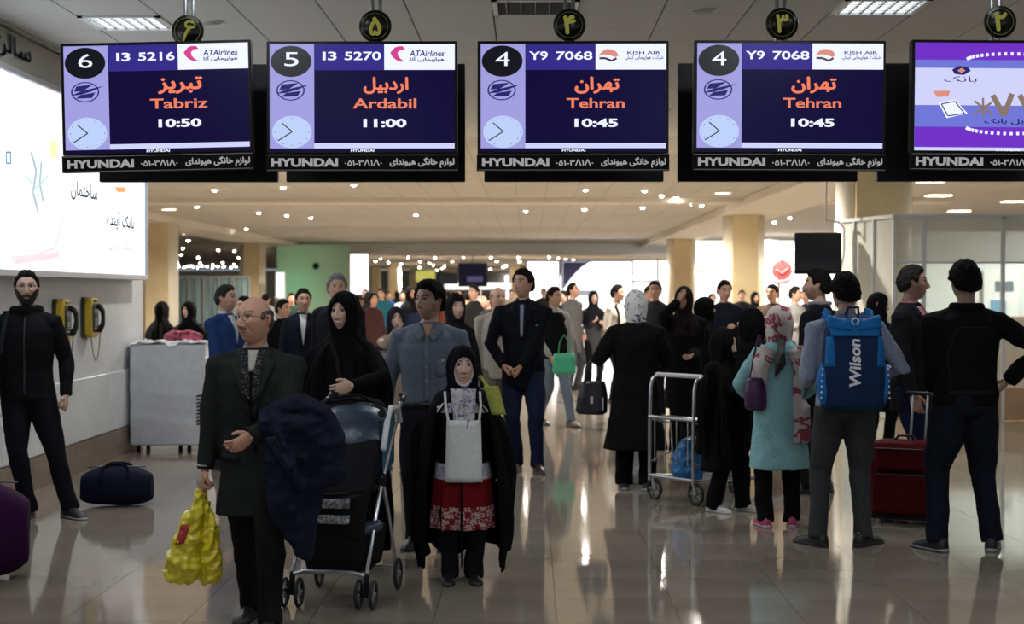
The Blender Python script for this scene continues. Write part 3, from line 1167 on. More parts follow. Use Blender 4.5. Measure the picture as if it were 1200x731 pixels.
# bright glazing on the right: daylit window wall behind the column row
def window_wall(name, x0, x1, Y, z0, z1, n, emit, color=(1, .98, .93)):
    w = x1 - x0
    pane_m = mat('daylit_pane_%d' % int(emit * 10), color, .4, emit=emit)
    fr = mat('window_metal', (.55, .55, .55), .4, metal=.5)
    g = G()
    for i in range(n + 1):
        g.box((x0 + w * i / n, Y, (z0 + z1) / 2), (.04, .05, (z1 - z0) / 2))
    for z in (z0, z1, (z0 + z1) * .62):
        g.box(((x0 + x1) / 2, Y, z), (w / 2, .045, .035))
    o = g.obj(name, fr); tag(o, kind='structure')
    for i in range(n):
        a = x0 + w * i / n
        G().box((a + w / n / 2, Y + .02, (z0 + z1) / 2), (w / n / 2 - .03, .01, (z1 - z0) / 2)).obj('pane', pane_m, o)
    return o


window_wall('window_1', 5.9, 15, 56.6, .25, 3.42, 6, 2.3)
window_wall('window_2', -2.2, 5.0, 139.6, .4, 3.0, 5, 2.0)
window_wall('window_3', at(735, 68), 9.5, 68.2, .3, 2.95, 4, 1.7)
gl = mat('teal_glass', (.24, .34, .37), .15, var=.5, scale=3.0, spec=.8, stretch=(3, 1, .15))
g = G()
x0, x1, Y = -17, -10.3, 58.0
for i in range(13):
    g.box((x0 + (x1 - x0) * i / 12, Y, 1.05), (.03, .04, 1.05))
g.box(((x0 + x1) / 2, Y, 2.12), ((x1 - x0) / 2, .05, .04))
o = g.obj('glass_screen', mat('window_metal', (.5, .5, .5), .4)); tag(o, kind='structure')
for i in range(12):
    a = x0 + (x1 - x0) / 12 * (i + .5)
    G().box((a, Y, 1.05), (.25, .01, 1.04)).obj('pane', gl, o)
# far left wall, green light partly put into its colour, and its lamp
tag(G().box((at(366, 64), 64.2, 1.7), (1.46, .15, 1.78)).obj('wall_green', mat('green_lit_wall', (.66, .88, .68), .6)), kind='structure')
area('green_light', (at(346, 64), 62.6, 1.7), .6, 5, (.35, 1.0, .6), (math.radians(90), 0, 0))

# round recessed downlights seen as bright points
lamp_hot = mat('lamp_hot', (1, .96, .88), .4, emit=160)
lamp_soft = mat('lamp_soft', (1, .85, .6), .4, emit=9)
rim_m = mat('lamp_rim', (.7, .68, .62), .4)


ORD = ['first', 'second', 'third', 'fourth', 'fifth', 'sixth', 'seventh', 'eighth', 'ninth', 'tenth', 'eleventh', 'twelfth', 'thirteenth']


def lamp_row(pts, where, group, hot_if=lambda p: True):
    for i, (px, py) in enumerate(sorted(pts)):
        downlight(px, py, .055, hot_if(py), label='%s small downlight from the left %s' % (ORD[i], where), group=group)


def downlight(px, py, R=.055, hot=True, zc=CZ, label=None, group=None, maxY=200):
    Y = (zc - 1.6) * F / (341 - py)
    X = at(px, Y)
    t = thing('downlight', label, 'ceiling lamp', (X, Y, zc), 0, group)
    G().ring((0, 0, -.006), R * 1.25, .012, 'Z', 20, 6).obj('rim', rim_m, t, True)
    if hot: G().ball((0, 0, -.004), (R * .8, R * .8, R * .6), 10).obj('bulb', lamp_hot, t, True)
    else: G().cyl((0, 0, -.008), (0, 0, .006), R * 1.1, 16).obj('bulb', lamp_soft, t, True)
    return t


for px, py in ((251, 222), (230, 241.6), (303, 248.6), (335.6, 251.6), (364, 254.5), (331.7, 219), (414.6, 215.8), (249.6, 265.6), (288, 268), (303.6, 277), (332.5, 283)):
    pass
for px, py in ((487.5, 251.4), (616, 247), (684.5, 245), (684.7, 234), (688.4, 257), (684, 262), (680.7, 268), (574.6, 283)):
    pass
for px, py in ((685, 222), (755, 223), (775, 229), (792, 232), (809, 238), (822, 240.5), (752.6, 243), (828, 252), (805.5, 263), (787, 271), (902.7, 255), (907, 260), (924.6, 255)):
    pass
lamp_row([(251, 222), (230, 241.6), (303, 248.6), (335.6, 251.6), (364, 254.5), (331.7, 219), (414.6, 215.8), (249.6, 265.6), (288, 268), (303.6, 277), (332.5, 283)], 'in the warm ceiling left of the hall middle', 'bright downlights, left ceiling')
lamp_row([(487.5, 251.4), (616, 247), (684.5, 245), (685.5, 234), (688.4, 257), (684, 262), (680.7, 268), (574.6, 283)], 'in the middle of the warm ceiling', 'bright downlights, middle ceiling', lambda q: q < 252)
lamp_row([(686, 222), (755, 223), (775, 229), (792, 232), (809, 238), (822, 240.5), (752.6, 243), (828, 252), (805.5, 263), (787, 271), (902.7, 255), (907, 260), (924.6, 255)], 'in the ceiling by the right column row', 'bright downlights, right ceiling')
downlight(197.5, 245, .17, False, label='large round warm recessed lamp beside the left column top')
downlight(191, 237, .10, False, label='smaller warm recessed lamp above the large one by the left column')
downlight(224, 274, .30, False, label='wide yellowish ceiling lamp left of the second left column')
downlight(249, 276, .22, False, label='round pale lamp right of the yellowish one on the left ceiling')
downlight(846.5, 226, .15, False, label='round recessed lamp with bright rim over the right columns')
for iL, (px, py) in enumerate( ((1090, 212), (1122, 247), (1098, 229), (935, 240), (948, 232), (1186, 236))):
    Y = (CZ - 1.6) * F / (341 - py)
    t = thing('strip_lamp', 'flat warm ceiling lamp panel, %s' % ['above the booth, nearest the hanging screens', 'low above the booth top rail', 'above the booth, between two others', 'left of the big right column', 'left of the big right column, higher one', 'above the booth at the right frame edge'][iL], 'ceiling lamp', (at(px, Y), Y, CZ), 0, 'flat warm lamps, right ceiling')
    G().box((0, 0, -.01), (.24, .18, .01)).obj('diffuser', lamp_soft, t)
    G().box((0, 0, -.004), (.27, .21, .008)).obj('frame', rim_m, t)
r2 = random.Random(8)
for a_, b_ in ((153, 415), (144, 448), (128, 495), (235, 462), (245, 492), (343, 424), (430, 428), (452, 462), (367, 490), (315, 503), (200, 508), (132, 522), (231, 537), (255, 525), (283, 538), (340, 530), (372, 535), (412, 523), (428, 500), (438, 541), (312, 520), (182, 528), (160, 540), (122, 541), (207, 541), (181, 372)):
    b_ = b_ if b_ < 515 else 508 + (b_ * 7) % 11
    downlight(180 + a_ / 4.57, 200 + b_ / 4.57, .045 + 1.2 / (341 - 200 - b_ / 4.57), True, label='tiny bright ceiling lamp above the far left glass screen', group='lamps above the far left glass')
for px, py in ((446, 303), (455, 307), (461, 310), (478, 301), (470, 309), (492, 306), (492, 313), (503, 308), (484, 315), (510, 301.5), (508, 311), (518, 314), (521, 311), (530, 306), (528, 316), (543, 301), (575, 301), (582, 306), (590, 313), (593, 311), (575, 315), (607, 301), (609, 306), (643, 301), (654, 302), (663, 303), (672, 304), (680, 305), (688, 306), (697, 305), (440, 306), (466, 313), (512, 316)):
    downlight(px, py, 1.57 * F / (341 - py) * .0007, True, 3.17, label='tiny bright lamp on the low ceiling at the far end of the hall', group='lamps on the far low ceiling')

# near ceiling fittings
def troffer(i, j, kind, label):
    x = .343 - .6 + .3 + .6 * (i + 1); y = 11.35 + .3 + .6 * j
    t = thing('ceiling_light' if kind != 2 else 'ceiling_vent', label, 'ceiling lamp' if kind != 2 else 'vent', (x, y, CZ))
    white = mat('troffer_white', (.7, .7, .7), .4)
    g = G()
    for s in (1, -1):
        g.box((s * .28, 0, .0), (.018, .298, .012)); g.box((0, s * .28, .0), (.298, .018, .012))
    g.obj('frame', white, t)
    if kind == 2:
        G().box((0, 0, .03), (.28, .28, .01)).obj('backing', mat('vent_dark', (.02, .02, .02), .8), t)
        for k in range(9):
            G().box((0, -.24 + .06 * k, .008), (.265, .004, .014), Matrix.Rotation(.5, 3, 'X')).obj('slat', mat('vent_slat', (.16, .16, .16), .5), t)
        for k in range(5):
            G().box((-.2 + .1 * k, 0, .008), (.004, .265, .014)).obj('slat', mat('vent_slat', (.16, .16, .16), .5), t)
    else:
        lm = mat('troffer_tube', (.85, .93, 1) if kind == 1 else (1, .9, .72), .4, emit=5 if kind == 1 else 6)
        G().box((0, 0, .020), (.28, .28, .006)).obj('diffuser', lm, t)
        lv = mat('louvre_metal', (.42, .42, .42), .3, metal=.7)
        for k in range(7):
            G().box((-.24 + .08 * k, 0, .006), (.008, .265, .007)).obj('louvre', lv, t)
            G().box((0, -.24 + .08 * k, .006), (.265, .008, .007)).obj('louvre', lv, t)
    return t


troffer(-6, 0, 1, 'square louvred ceiling light above the left flight monitor')
troffer(-1, -1, 2, 'dark square ceiling vent above the gap between second and third monitors')
troffer(3, -1, 3, 'warm lit louvred ceiling light above the fourth monitor')
troffer(-4, -5, 1, 'louvred ceiling light overhead nearer the viewer on the left')
troffer(3, -5, 1, 'louvred ceiling light overhead nearer the viewer on the right')
troffer(8, 1, 1, 'louvred ceiling light far right of the monitors')
troffer(0, -9, 1, 'louvred ceiling light overhead behind the viewer')
for px, py, lb in ((823, 13, 'flat round grey speaker in the ceiling between third and fourth monitors'), (247, 26, 'flat round grey speaker in the ceiling above the first monitor')):
    Y = (CZ - 1.6) * F / (341 - py)
    t = thing('ceiling_speaker', lb, 'speaker', (at(px, Y), Y, CZ))
    G().cyl((0, 0, -.008), (0, 0, .01), .085, 24).obj('grille', mat('speaker_grille', (.33, .33, .32), .6), t, True)
    G().ring((0, 0, -.004), .09, .008, 'Z', 24, 6).obj('rim', rim_m, t, True)

# glass booth on the right
def see_through(key, color, fac, rough=.1):
    m = bpy.data.materials.new(key); m.use_nodes = True
    nt = m.node_tree; b = nt.nodes['Principled BSDF']
    b.inputs['Base Color'].default_value = (*color, 1); b.inputs['Roughness'].default_value = rough
    tr = nt.nodes.new('ShaderNodeBsdfTransparent'); mx = nt.nodes.new('ShaderNodeMixShader')
    tr.inputs[0].default_value = (.92, .96, .95, 1)
    mx.inputs[0].default_value = fac
    nt.links.new(tr.outputs[0], mx.inputs[1]); nt.links.new(b.outputs[0], mx.inputs[2])
    nt.links.new(mx.outputs[0], nt.nodes['Material Output'].inputs[0])
    return m


frost = see_through('frosted_glass', (.74, .73, .68), .62, .35)
clear = see_through('clear_glass', (.60, .68, .70), .28, .05)
alu = mat('aluminium', (.68, .70, .71), .35, metal=.3)
wood = mat('tan_panel', (.42, .27, .16), .4, var=.1, scale=3)
booth = thing('glass_booth', 'frosted glass partition booth with aluminium posts at the right', 'partition', (4.5, 19.5, 0))
side = [((at(1048, 19.5) - 4.5, 0), (4.12 - 4.5, 1.6))]
xs = [0.0, .36, 1.33, 2.3, 3.3, 4.3]
for i in range(len(xs)):
    G().box((xs[i], 0, 1.26), (.022, .03, 1.26)).obj('post', alu, booth, bevel=.004)
    if i < len(xs) - 1:
        c = (xs[i] + xs[i + 1]) / 2; h = (xs[i + 1] - xs[i]) / 2 - .02
        G().box((c, 0, 2.23), (h, .006, .27)).obj('frosted_pane', frost, booth)
        G().box((c, 0, 1.18), (h, .006, .77)).obj('clear_pane', clear, booth)
        G().box((c, 0, .21), (h, .02, .20)).obj('base_panel', wood, booth)
G().box((2.15, 0, 2.52), (2.17, .03, .022)).obj('top_rail', alu, booth)
G().box((2.15, 0, 1.95), (2.17, .012, .012)).obj('middle_rail', alu, booth)
p0, p1 = Vector((0, 0, 0)), Vector((-.42, 1.5, 0))
an = math.atan2(p1.y - p0.y, p1.x - p0.x); Rz = Matrix.Rotation(an, 3, 'Z')
for f in (.33, .66, 1.0):
    q = p0.lerp(p1, f)
    G().box((q.x, q.y, 1.26), (.022, .03, 1.26), Rz).obj('post', alu, booth)
for a, b in ((0, .33), (.33, .66), (.66, 1)):
    q = p0.lerp(p1, (a + b) / 2)
    G().box((q.x, q.y, 1.9), (.24, .006, .6), Rz).obj('frosted_pane', frost, booth)
    G().box((q.x, q.y, .65), (.24, .006, .63), Rz).obj('clear_pane', clear, booth)
q = p0.lerp(p1, .5)
G().box((q.x, q.y, 2.52), (.78, .03, .022), Rz).obj('top_rail', alu, booth)
# what stands behind the booth glass
bw = tag(G().box((9.7, 24.2, 1.25), (4.9, .1, 1.25)).obj('wall_booth', mat('booth_wall', (.72, .77, .78), .6)), kind='structure')
t = thing('wooden_cabinet', 'tan wooden cabinet standing behind the booth glass at the right edge', 'cabinet', (6.6, 22.6, 0))
G().box((0, 0, .62), (.75, .25, .62)).obj('body', wood, t, bevel=.01)
for s in (1, -1):
    d = G().box((s * .37, -.262, .62), (.36, .012, .58)).obj('door', mat('tan_door', (.38, .24, .13), .35), t, bevel=.004)
    G().cyl((s * .06, -.30, .60), (s * .06, -.30, .75), .012).obj('handle', alu, d, True)
t = thing('notice_poster', 'white and blue notice poster seen through the booth glass', 'poster', (at(1172, 24) , 24.05, 1.05))
G().box((0, 0, .4), (.26, .012, .48)).obj('sheet', mat('poster_white', (.85, .88, .9), .5), t)
G().box((-.04, -.014, .25), (.12, .003, .16)).obj('printed_block', mat('poster_blue', (.15, .35, .55), .5), t)
G().box((.05, -.014, .62), (.14, .003, .08)).obj('printed_block', mat('poster_dark', (.12, .16, .2), .5), t)

# ------------------------------------------------------------------ flight monitors
black = mat('black_plastic', (.006, .006, .007), .3, spec=.25)
KP = .00458


def mx_(x): return (550 + x / 3.177 - 671.5) * KP
def mz_(y): return (201.4 - y / 3.177) * KP
def em(key, c, e=1.0): return mat('glow_' + key, c, .25, emit=e)


lav = em('lavender', (.42, .40, .86), .75); navy = em('navy', (.006, .003, .042), .8); blue = em('blue', (.035, .025, .24), .9)
whit = em('white', (.80, .84, 1.0), 1.0); pale = em('pale', (.66, .68, .98), .85); org = em('orange', (.92, .24, .13), .8)
blk = mat('print_black', (.008, .008, .02), .3); inkb = em('ink_blue', (.03, .03, .22), .6); clockm = em('clock', (.50, .62, .92), .9)
stripw = mat('banner_white_glow', (.75, .75, .75), .5, emit=.35); pinkm = em('pink', (.75, .06, .30), .8); salm = em('salmon', (.80, .30, .24), .8)  # printed banner letters given a faint glow to brighten them


def quad(x0, y0, x1, y1, d):
    return G().box(((mx_(x0) + mx_(x1)) / 2, d, (mz_(y0) + mz_(y1)) / 2), ((mx_(x1) - mx_(x0)) / 2, .0006, (mz_(y0) - mz_(y1)) / 2))


def disc(cx, cy, rx, ry, d, n=40):
    return G().prism([(mx_(cx) + rx / 3.177 * KP * math.cos(2 * math.pi * i / n), mz_(cy) + ry / 3.177 * KP * math.sin(2 * math.pi * i / n)) for i in range(n)], d, d + .0008)


def stroke(pts, w, d):
    g = G()
    for a, b in zip(pts[:-1], pts[1:]):
        A = Vector((mx_(a[0]), 0, mz_(a[1]))); B = Vector((mx_(b[0]), 0, mz_(b[1]))); dr = (B - A).normalized()
        n = Vector((-dr.z, 0, dr.x)) * w / 3.177 * KP / 2
        g.prism([((A + n).x, (A + n).z), ((B + n).x, (B + n).z), ((B - n).x, (B - n).z), ((A - n).x, (A - n).z)], d, d + .0006)
    return g


def box_of(x0, y0, x1, y1): return (mx_(x0), mz_(y1), mx_(x1), mz_(y0))


def monitor(X, label, num, flight, city_fa, city, tm, airline, roll=0, ad=False):
    t = thing('flight_monitor', label, 'monitor', (X, 8.5, 2.247), 0, None)
    t.rotation_euler = (0, math.radians(roll), 0)
    h = G().box((0, .035, (mz_(157) + mz_(575)) / 2), ((mx_(743) - mx_(30)) / 2, .035, (mz_(157) - mz_(575)) / 2))
    h.obj('housing', black, t, bevel=.004)
    s = quad(42, 168, 732, 568, -.0012).obj('screen', navy if not ad else pale, t)
    tl = lambda nm, *a, **k: lettering(nm, *a, **k)
    if not ad:
        quad(42, 168, 208, 556, -.0022).obj('side_panel', lav, s)
        quad(210, 168, 468, 265, -.0022).obj('flight_panel', blue, s)
        quad(470, 168, 733, 264, -.0022).obj('airline_panel', whit, s)
        quad(208, 537, 732, 556, -.0022).obj('light_bar', pale, s)
        disc(122, 232, 76, 58, -.0034).obj('number_disc', blk, s)
        tl('counter_number', num, box_of(97, 198, 150, 250), -.0044, whit, s, 0)
        # winged emblem in an oval
        g = G(); n = 30
        for i in range(n):
            a, b = 2 * math.pi * i / n, 2 * math.pi * (i + 1) / n
            g.v += [(mx_(120 + math.cos(q) * R * 53), -.0036, mz_(340 + math.sin(q) * R * 38)) for q in (a, b) for R in (1, .9)]
            k = len(g.v) - 4; g.f.append((k, k + 1, k + 3, k + 2)); g.m.append(0)
        for pts in (((66, 352), (100, 338), (142, 328), (192, 318), (144, 338), (102, 350)), ((88, 318), (150, 312), (112, 336), (78, 338)), ((104, 350), (158, 342), (146, 362), (84, 364))):
            g.prism([(mx_(a), mz_(b)) for a, b in pts], -.0042, -.0036)
        g.obj('emblem', inkb, s)
        disc(125, 495, 74, 60, -.0034).obj('clock_face', clockm, s)
        g = G()
        for i in range(12):
            a = math.pi * i / 6
            cx, cy = 125 + 64 * math.sin(a), 495 - 51 * math.cos(a)
            g.box((mx_(cx), -.0042, mz_(cy)), (.0022, .0004, .0022))
        g.obj('clock_marks', inkb, s)
        stroke([(88, 462), (126, 494), (72, 528)], 4, -.0048).obj('clock_hands', blk, s)
        fa_, fb_ = flight.split()
        tl('flight_code', fa_, box_of(222 if fa_[0] == 'Y' else 240, 196, 292, 228), -.0034, whit, s, .02)
        tl('flight_number', fb_, box_of(322, 196, 458, 228), -.0034, whit, s, .02)
        tl('city_lettering', city_fa, box_of(392, 290, 560, 354), -.0034, org, s, .035, rtl=True)
        tl('city_name', city, box_of(362 if len(city) < 7 else 352, 370, 578 if len(city) < 7 else 590, 408), -.0034, org, s, .02)
        tl('time', tm, box_of(392, 446, 553, 478), -.0034, whit, s, .035)
        if airline == 0:
            pts = [(549, 188), (538, 176), (520, 177), (508, 182), (500, 192), (492, 200), (500, 214), (512, 226), (530, 234), (548, 233), (532, 224), (522, 212), (520, 200), (530, 190)]
            G().prism([(mx_(a), mz_(b)) for a, b in pts], -.0036, -.003).obj('airline_emblem', pinkm, s)
            tl('airline_name', 'ATAirlines', box_of(564, 192, 694, 214), -.0036, inkb, s, .02, slant=.15)
            tl('airline_lettering', 'هواپیمایی آتا', box_of(566, 216, 694, 236), -.0036, inkb, s, .03, rtl=True)
        else:
            pts = [(480, 214), (494, 196), (512, 188), (528, 189), (546, 197), (556, 212), (544, 218), (526, 212), (504, 208)]
            G().prism([(mx_(a), mz_(b)) for a, b in pts], -.0036, -.003).obj('airline_emblem', salm, s)
            stroke([(484, 222), (506, 222), (530, 232), (548, 222)], 8, -.0036).obj('airline_emblem', mat('emblem_maroon', (.35, .12, .14), .4), s)  # dark red stroke of the printed emblem
            tl('airline_name', 'KISH AIR', box_of(588, 196, 712, 208), -.0036, inkb, s, .015)
            tl('airline_lettering', 'شرکت هواپیمایی کیش', box_of(580, 212, 722, 230), -.0036, inkb, s, .02, rtl=True)
    else:
        quad(42, 168, 732, 232, -.0022).obj('colour_band', em('violet', (.16, .03, .55), .9), s)
        quad(42, 480, 732, 556, -.0022).obj('colour_band', em('violet', (.16, .03, .55), .9), s)
        quad(42, 400, 732, 480, -.0022).obj('colour_band', em('mid_blue', (.16, .18, .66), .9), s)
        quad(42, 232, 732, 262, -.0022).obj('colour_band', em('mid_blue', (.16, .18, .66), .9), s)
        for cy, sg in ((228, -1), (484, 1)):
            g = G()
            for i in range(-9, 10):
                a = math.radians(i * 8.2)
                cx, c2 = 400 + 170 * math.sin(a) * 1.0, cy + sg * 26 * math.cos(a)
                g.box((mx_(cx), -.0040, mz_(c2 - sg * 6)), (.0075, .0005, .0085), Matrix.Rotation(a * -sg * .4, 3, 'Y'))
            g.obj('arc_of_blocks', whit, s)
        hx = [(178, 268), (204, 254), (236, 258), (248, 272), (222, 288), (188, 284)]
        G().prism([(mx_(a), mz_(b)) for a, b in hx], -.0036, -.003).obj('hexagon_emblem', inkb, s)
        G().prism([(mx_(a), mz_(b)) for a, b in ((198, 271), (213, 262), (228, 271), (213, 281))], -.0044, -.0037).obj('emblem_centre', salm, s)
        tl('caption', 'بانک', box_of(150, 292, 270, 318), -.0036, inkb, s, .0, rtl=True)
        G().prism([(mx_(a), mz_(b)) for a, b in ((130, 392), (190, 380), (238, 430), (160, 448))], -.0036, -.003).obj('picture_card', whit, s)
        stroke([(140, 396), (190, 386), (226, 430), (165, 440), (140, 396)], 4, -.0046).obj('card_frame', inkb, s)
        G().prism([(mx_(a), mz_(b)) for a, b in ((108, 348), (172, 346), (166, 368), (124, 370))], -.0036, -.003).obj('red_card', salm, s)
        bronze = em('bronze', (.32, .22, .18), .7)
        stroke([(330, 362), (372, 436), (402, 356)], 20, -.0036).obj('large_figure', bronze, s)
        stroke([(262, 384), (330, 432)], 8, -.0036).obj('asterisk', bronze, s); stroke([(262, 430), (326, 390)], 8, -.0036).obj('asterisk', bronze, s); stroke([(294, 372), (297, 444)], 8, -.0036).obj('asterisk', bronze, s)
        stroke([(430, 360), (470, 436), (500, 356)], 20, -.0036).obj('large_figure', bronze, s)
        tl('caption', 'موبایل بانک', box_of(300, 448, 520, 472), -.0036, inkb, s, .02, rtl=True)
    lettering('maker_name', 'HYUNDAI', box_of(345, 559, 432, 569), -.0030, whit, t, .03)
    b = G().box((0, .012, (mz_(577) + mz_(640)) / 2), ((mx_(745) - mx_(28)) / 2, .018, (mz_(577) - mz_(640)) / 2)).obj('banner', mat('banner_black', (.004, .004, .004), .5, spec=.1), t)
    for yy in (581, 637):
        quad(32, yy - 1, 742, yy + 1, -.0068).obj('banner_line', mat('banner_grey', (.3, .3, .3), .5), b)
    lettering('banner_name', 'HYUNDAI', box_of(47, 593, 297, 625), -.0072, stripw, b, .045)
    lettering('banner_number', '۰۵۱-۳Λ۱Λ۰', box_of(322, 598, 462, 622), -.0072, stripw, b, .022, copies=True)
    lettering('banner_lettering', 'لوازم خانگی هیوندای', box_of(490, 590, 732, 630), -.0072, stripw, b, .04, rtl=True)
    return t


mons = [
    (-2.0, 'black hanging flight screen with 6 and orange Tabriz, leftmost', '6', 'I3 5216', 'تبریز', 'Tabriz', '10:50', 0, -1.2),
    (-.90, 'black hanging flight screen with 5 and orange Ardabil', '5', 'I3 5270', 'اردبیل', 'Ardabil', '11:00', 0, 0),
    (.236, 'black hanging flight screen reading Tehran 10:45, middle of the row', '4', 'Y9 7068', 'تهران', 'Tehran', '10:45', 1, 0),
    (1.395, 'black hanging flight screen reading Tehran 10:45, next to the purple one', '4', 'Y9 7068', 'تهران', 'Tehran', '10:45', 1, .3),
    (2.56, 'purple and blue advertising screen, rightmost of the hanging monitors', '', '', '', '', '', 1, .5)]
for i, (X, lb, n_, fl, fa, ci, tm, al, ro) in enumerate(mons):
    monitor(X, lb, n_, fl, fa, ci, tm, al, ro, ad=(i == 4))
ordn = ['leftmost', 'second', 'middle', 'fourth', 'rightmost']
steel = mat('brushed_steel', (.45, .46, .46), .3, metal=.9)
for i, X in enumerate((-1.925, -.866, .227, 1.42, 2.63)):
    t = thing('ceiling_mount', 'pair of steel tubes carrying the %s hanging flight screen' % ordn[i], 'mount', (X, 8.95, 0))
    for s in (1, -1):
        G().cyl((s * .022, 0, 2.5), (s * .022, 0, 3.58), .0115, 14).obj('pole', steel, t, True)
    G().cyl((0, 0, 3.555), (0, 0, 3.58), .07, 24).obj('ceiling_plate', steel, t, True)
    G().box((0, -.10, 2.62), (.12, .28, .03)).obj('bracket', black, t)
    # round number sign
    d = ['۶', '۵', '۴', '۳', '۲'][i]
    s = thing('number_sign', 'round black sign with gold numeral above the %s flight screen' % ordn[i], 'sign', (X + (.0 if i < 4 else .01), 8.90, 3.09 + [-.025, 0, .005, .01, .018][i]))
    G().cyl((0, -.008, 0), (0, .008, 0), .087, 40).obj('plate', mat('sign_black', (.01, .012, .008), .25), s, True)
    G().ring((0, -.009, 0), .072, .0015, 'Y', 40, 6).obj('inner_ring', mat('gold_line', (.35, .36, .12), .4), s, True)
    G().ring((0, 0, 0), .087, .005, 'Y', 40, 8).obj('rim', mat('sign_rim', (.03, .03, .02), .3), s, True)
    w = .036
    if i == 0:
        gn = mat('gold_numeral', (.50, .48, .10), .4, emit=.3)
        G().limb([(.034, -.012, .046), (.012, -.012, .054), (-.008, -.012, .044), (-.008, -.012, .026), (.008, -.012, .014), (.034, -.012, .020)], .0075, 8).obj('numeral', gn, s, True)
        G().limb([(.012, -.012, .016), (-.008, -.012, -.014), (-.022, -.012, -.054)], [.009, .009, .006], 8).obj('numeral', gn, s, True)
    else: lettering('numeral', d, (-w, -.054, w, .054), -.0105, mat('gold_numeral', (.50, .48, .10), .4, emit=.3), s, .035, copies=True)
    # back to back screen facing the other way
    bx = [-2.0, -.90, .262, 1.395, 2.56][i]
    G().box((0, .12, 2.62), (.10, .16, .03)).obj('rear_bracket', black, bpy.data.objects['ceiling_mount' + ('.%03d' % i if i else '')])
    t = thing('monitor_back', 'black back of a screen hung behind the %s flight screen' % ordn[i], 'monitor', (bx, 9.28, 2.235))
    G().box((0, 0, .35), (.525, .028, .345)).obj('housing', black, t, bevel=.006)
    G().box((0, -.045, .34), (.3, .022, .2)).obj('rear_cover', mat('rear_black', (.016, .016, .017), .5), t, bevel=.008)
    for k in range(8):
        G().box((-.2 + .057 * k, -.069, .42), (.012, .002, .05)).obj('vent_slot', mat('slot', (.004, .004, .004), .8), t)
# ------------------------------------------------------------------ things along the left wall
# illuminated advertising box: local x runs away from the viewer along the wall, -y faces the hall
def wy(px): return F * 3.83 / (620 - px)
def wz(px, py): return 1.6 + (341 - py) * wy(px) / F
LB0 = 7.0
lb = thing('advertising_lightbox', 'large white glowing advertising lightbox mounted on the left wall', 'lightbox', (-3.84, LB0, 0), math.pi / 2)
L = 15.85 - LB0
g = G()
for z in (1.735, 3.245): g.box((L / 2, .075, z), (L / 2, .08, .025))
for x in (0, L): g.box((x, .075, 2.49), (.025, .08, .78))
g.obj('frame', mat('lightbox_frame', (.42, .44, .50), .35, metal=.4), lb, bevel=.006)
face = G().box((L / 2, .03, 2.49), (L / 2 - .02, .01, .74)).obj('face', mat('lightbox_face', (.86, .93, 1), .3, emit=1.15), lb)


def lbq(pts, key, c, nm='printed_shape', e=1.0):
    g = G().prism([(wy(a) - LB0, wz(a, b)) for a, b in pts], .012, .018)
    return g.obj(nm, mat('lb_' + key, c, .4, emit=e), face)


def lbs(pts, w, key, c):
    P_ = [Vector((wy(a) - LB0, 0, wz(a, b))) for a, b in pts]
    g = G()
    for A, B in zip(P_[:-1], P_[1:]):
        d = (B - A).normalized(); n = Vector((-d.z, 0, d.x)) * w / 2
        g.prism([((A + n).x, (A + n).z), ((B + n).x, (B + n).z), ((B - n).x, (B - n).z), ((A - n).x, (A - n).z)], .006, .011)
    return g.obj('printed_line', mat('lb_' + key, c, .4, emit=.9), face)


lbq([(62, 164), (69, 165), (69, 185), (62, 184)], 'yellow', (.98, .90, .45))
lbq([(4, 166), (60, 168), (60, 173), (4, 171)], 'rose', (.95, .84, .88))
lbq([(32, 172), (40, 172), (20, 235), (13, 232)], 'rose2', (.93, .86, .92))
lbq([(12, 256), (44, 258), (42, 304), (14, 303)], 'salmon', (.94, .84, .84))
lbq([(12, 256), (44, 258), (44, 266), (12, 264)], 'peach', (.97, .86, .78))
lbq([(42, 180), (56, 182), (55, 245), (40, 240)], 'mint', (.82, .95, .93))
lbs([(38, 178), (44, 200), (40, 225), (46, 248)], .03, 'greyline', (.45, .52, .62))
lbs([(50, 190), (48, 215), (52, 235)], .025, 'greyline', (.45, .52, .62))
lbs([(30, 205), (44, 220), (58, 205)], .015, 'teal', (.55, .8, .8))
lbs([(15, 302), (40, 300), (66, 290), (76, 256)], .02, 'rosel', (.9, .72, .78))
lbs([(18, 306), (70, 298)], .05, 'rosel', (.9, .72, .78))
lbs([(9, 178), (14, 178), (14, 191), (9, 191), (9, 178)], .012, 'ink', (.12, .25, .35))
lbq([(137, 219), (150, 219), (148, 225), (140, 225)], 'orange', (.85, .35, .12))
ink = mat('lb_black', (.02, .02, .03), .9, spec=.05)
for s_, b_, x0, x1, py0, py1, m_ in (('ساختمان', .01, 84, 115, 233, 210, ink), ('بانک آینده', .02, 126, 158, 267, 245, ink), ('بانک ایران', -.005, 127, 157, 293, 281, mat('lb_grey', (.4, .42, .45), .5))):
    lettering('lettering', s_, (wy(x0) - LB0, wz(x0, py0), wy(x1) - LB0, wz(x0, py1)), .004, m_, face, b_, rtl=True)
# beige header board with grey letters above it
hb = thing('header_board', 'beige header board with raised grey letters above the lightbox', 'sign', (-3.95, LB0, 0), math.pi / 2)
G().box((L / 2, .0, 3.42), (L / 2, .04, .14)).obj('board', mat('header_beige', (.42, .40, .36), .6), hb)
lettering('raised_letters', 'فرودگاه', (wy(2) - LB0, 3.33, wy(46) - LB0, 3.53), -.055, mat('raised_grey', (.16, .20, .24), .4), hb, .03, rtl=True) if 'ف' in FORMS else lettering('raised_letters', 'سالن', (wy(2) - LB0, 3.33, wy(46) - LB0, 3.53), -.055, mat('raised_grey', (.16, .20, .24), .4), hb, .03, rtl=True)


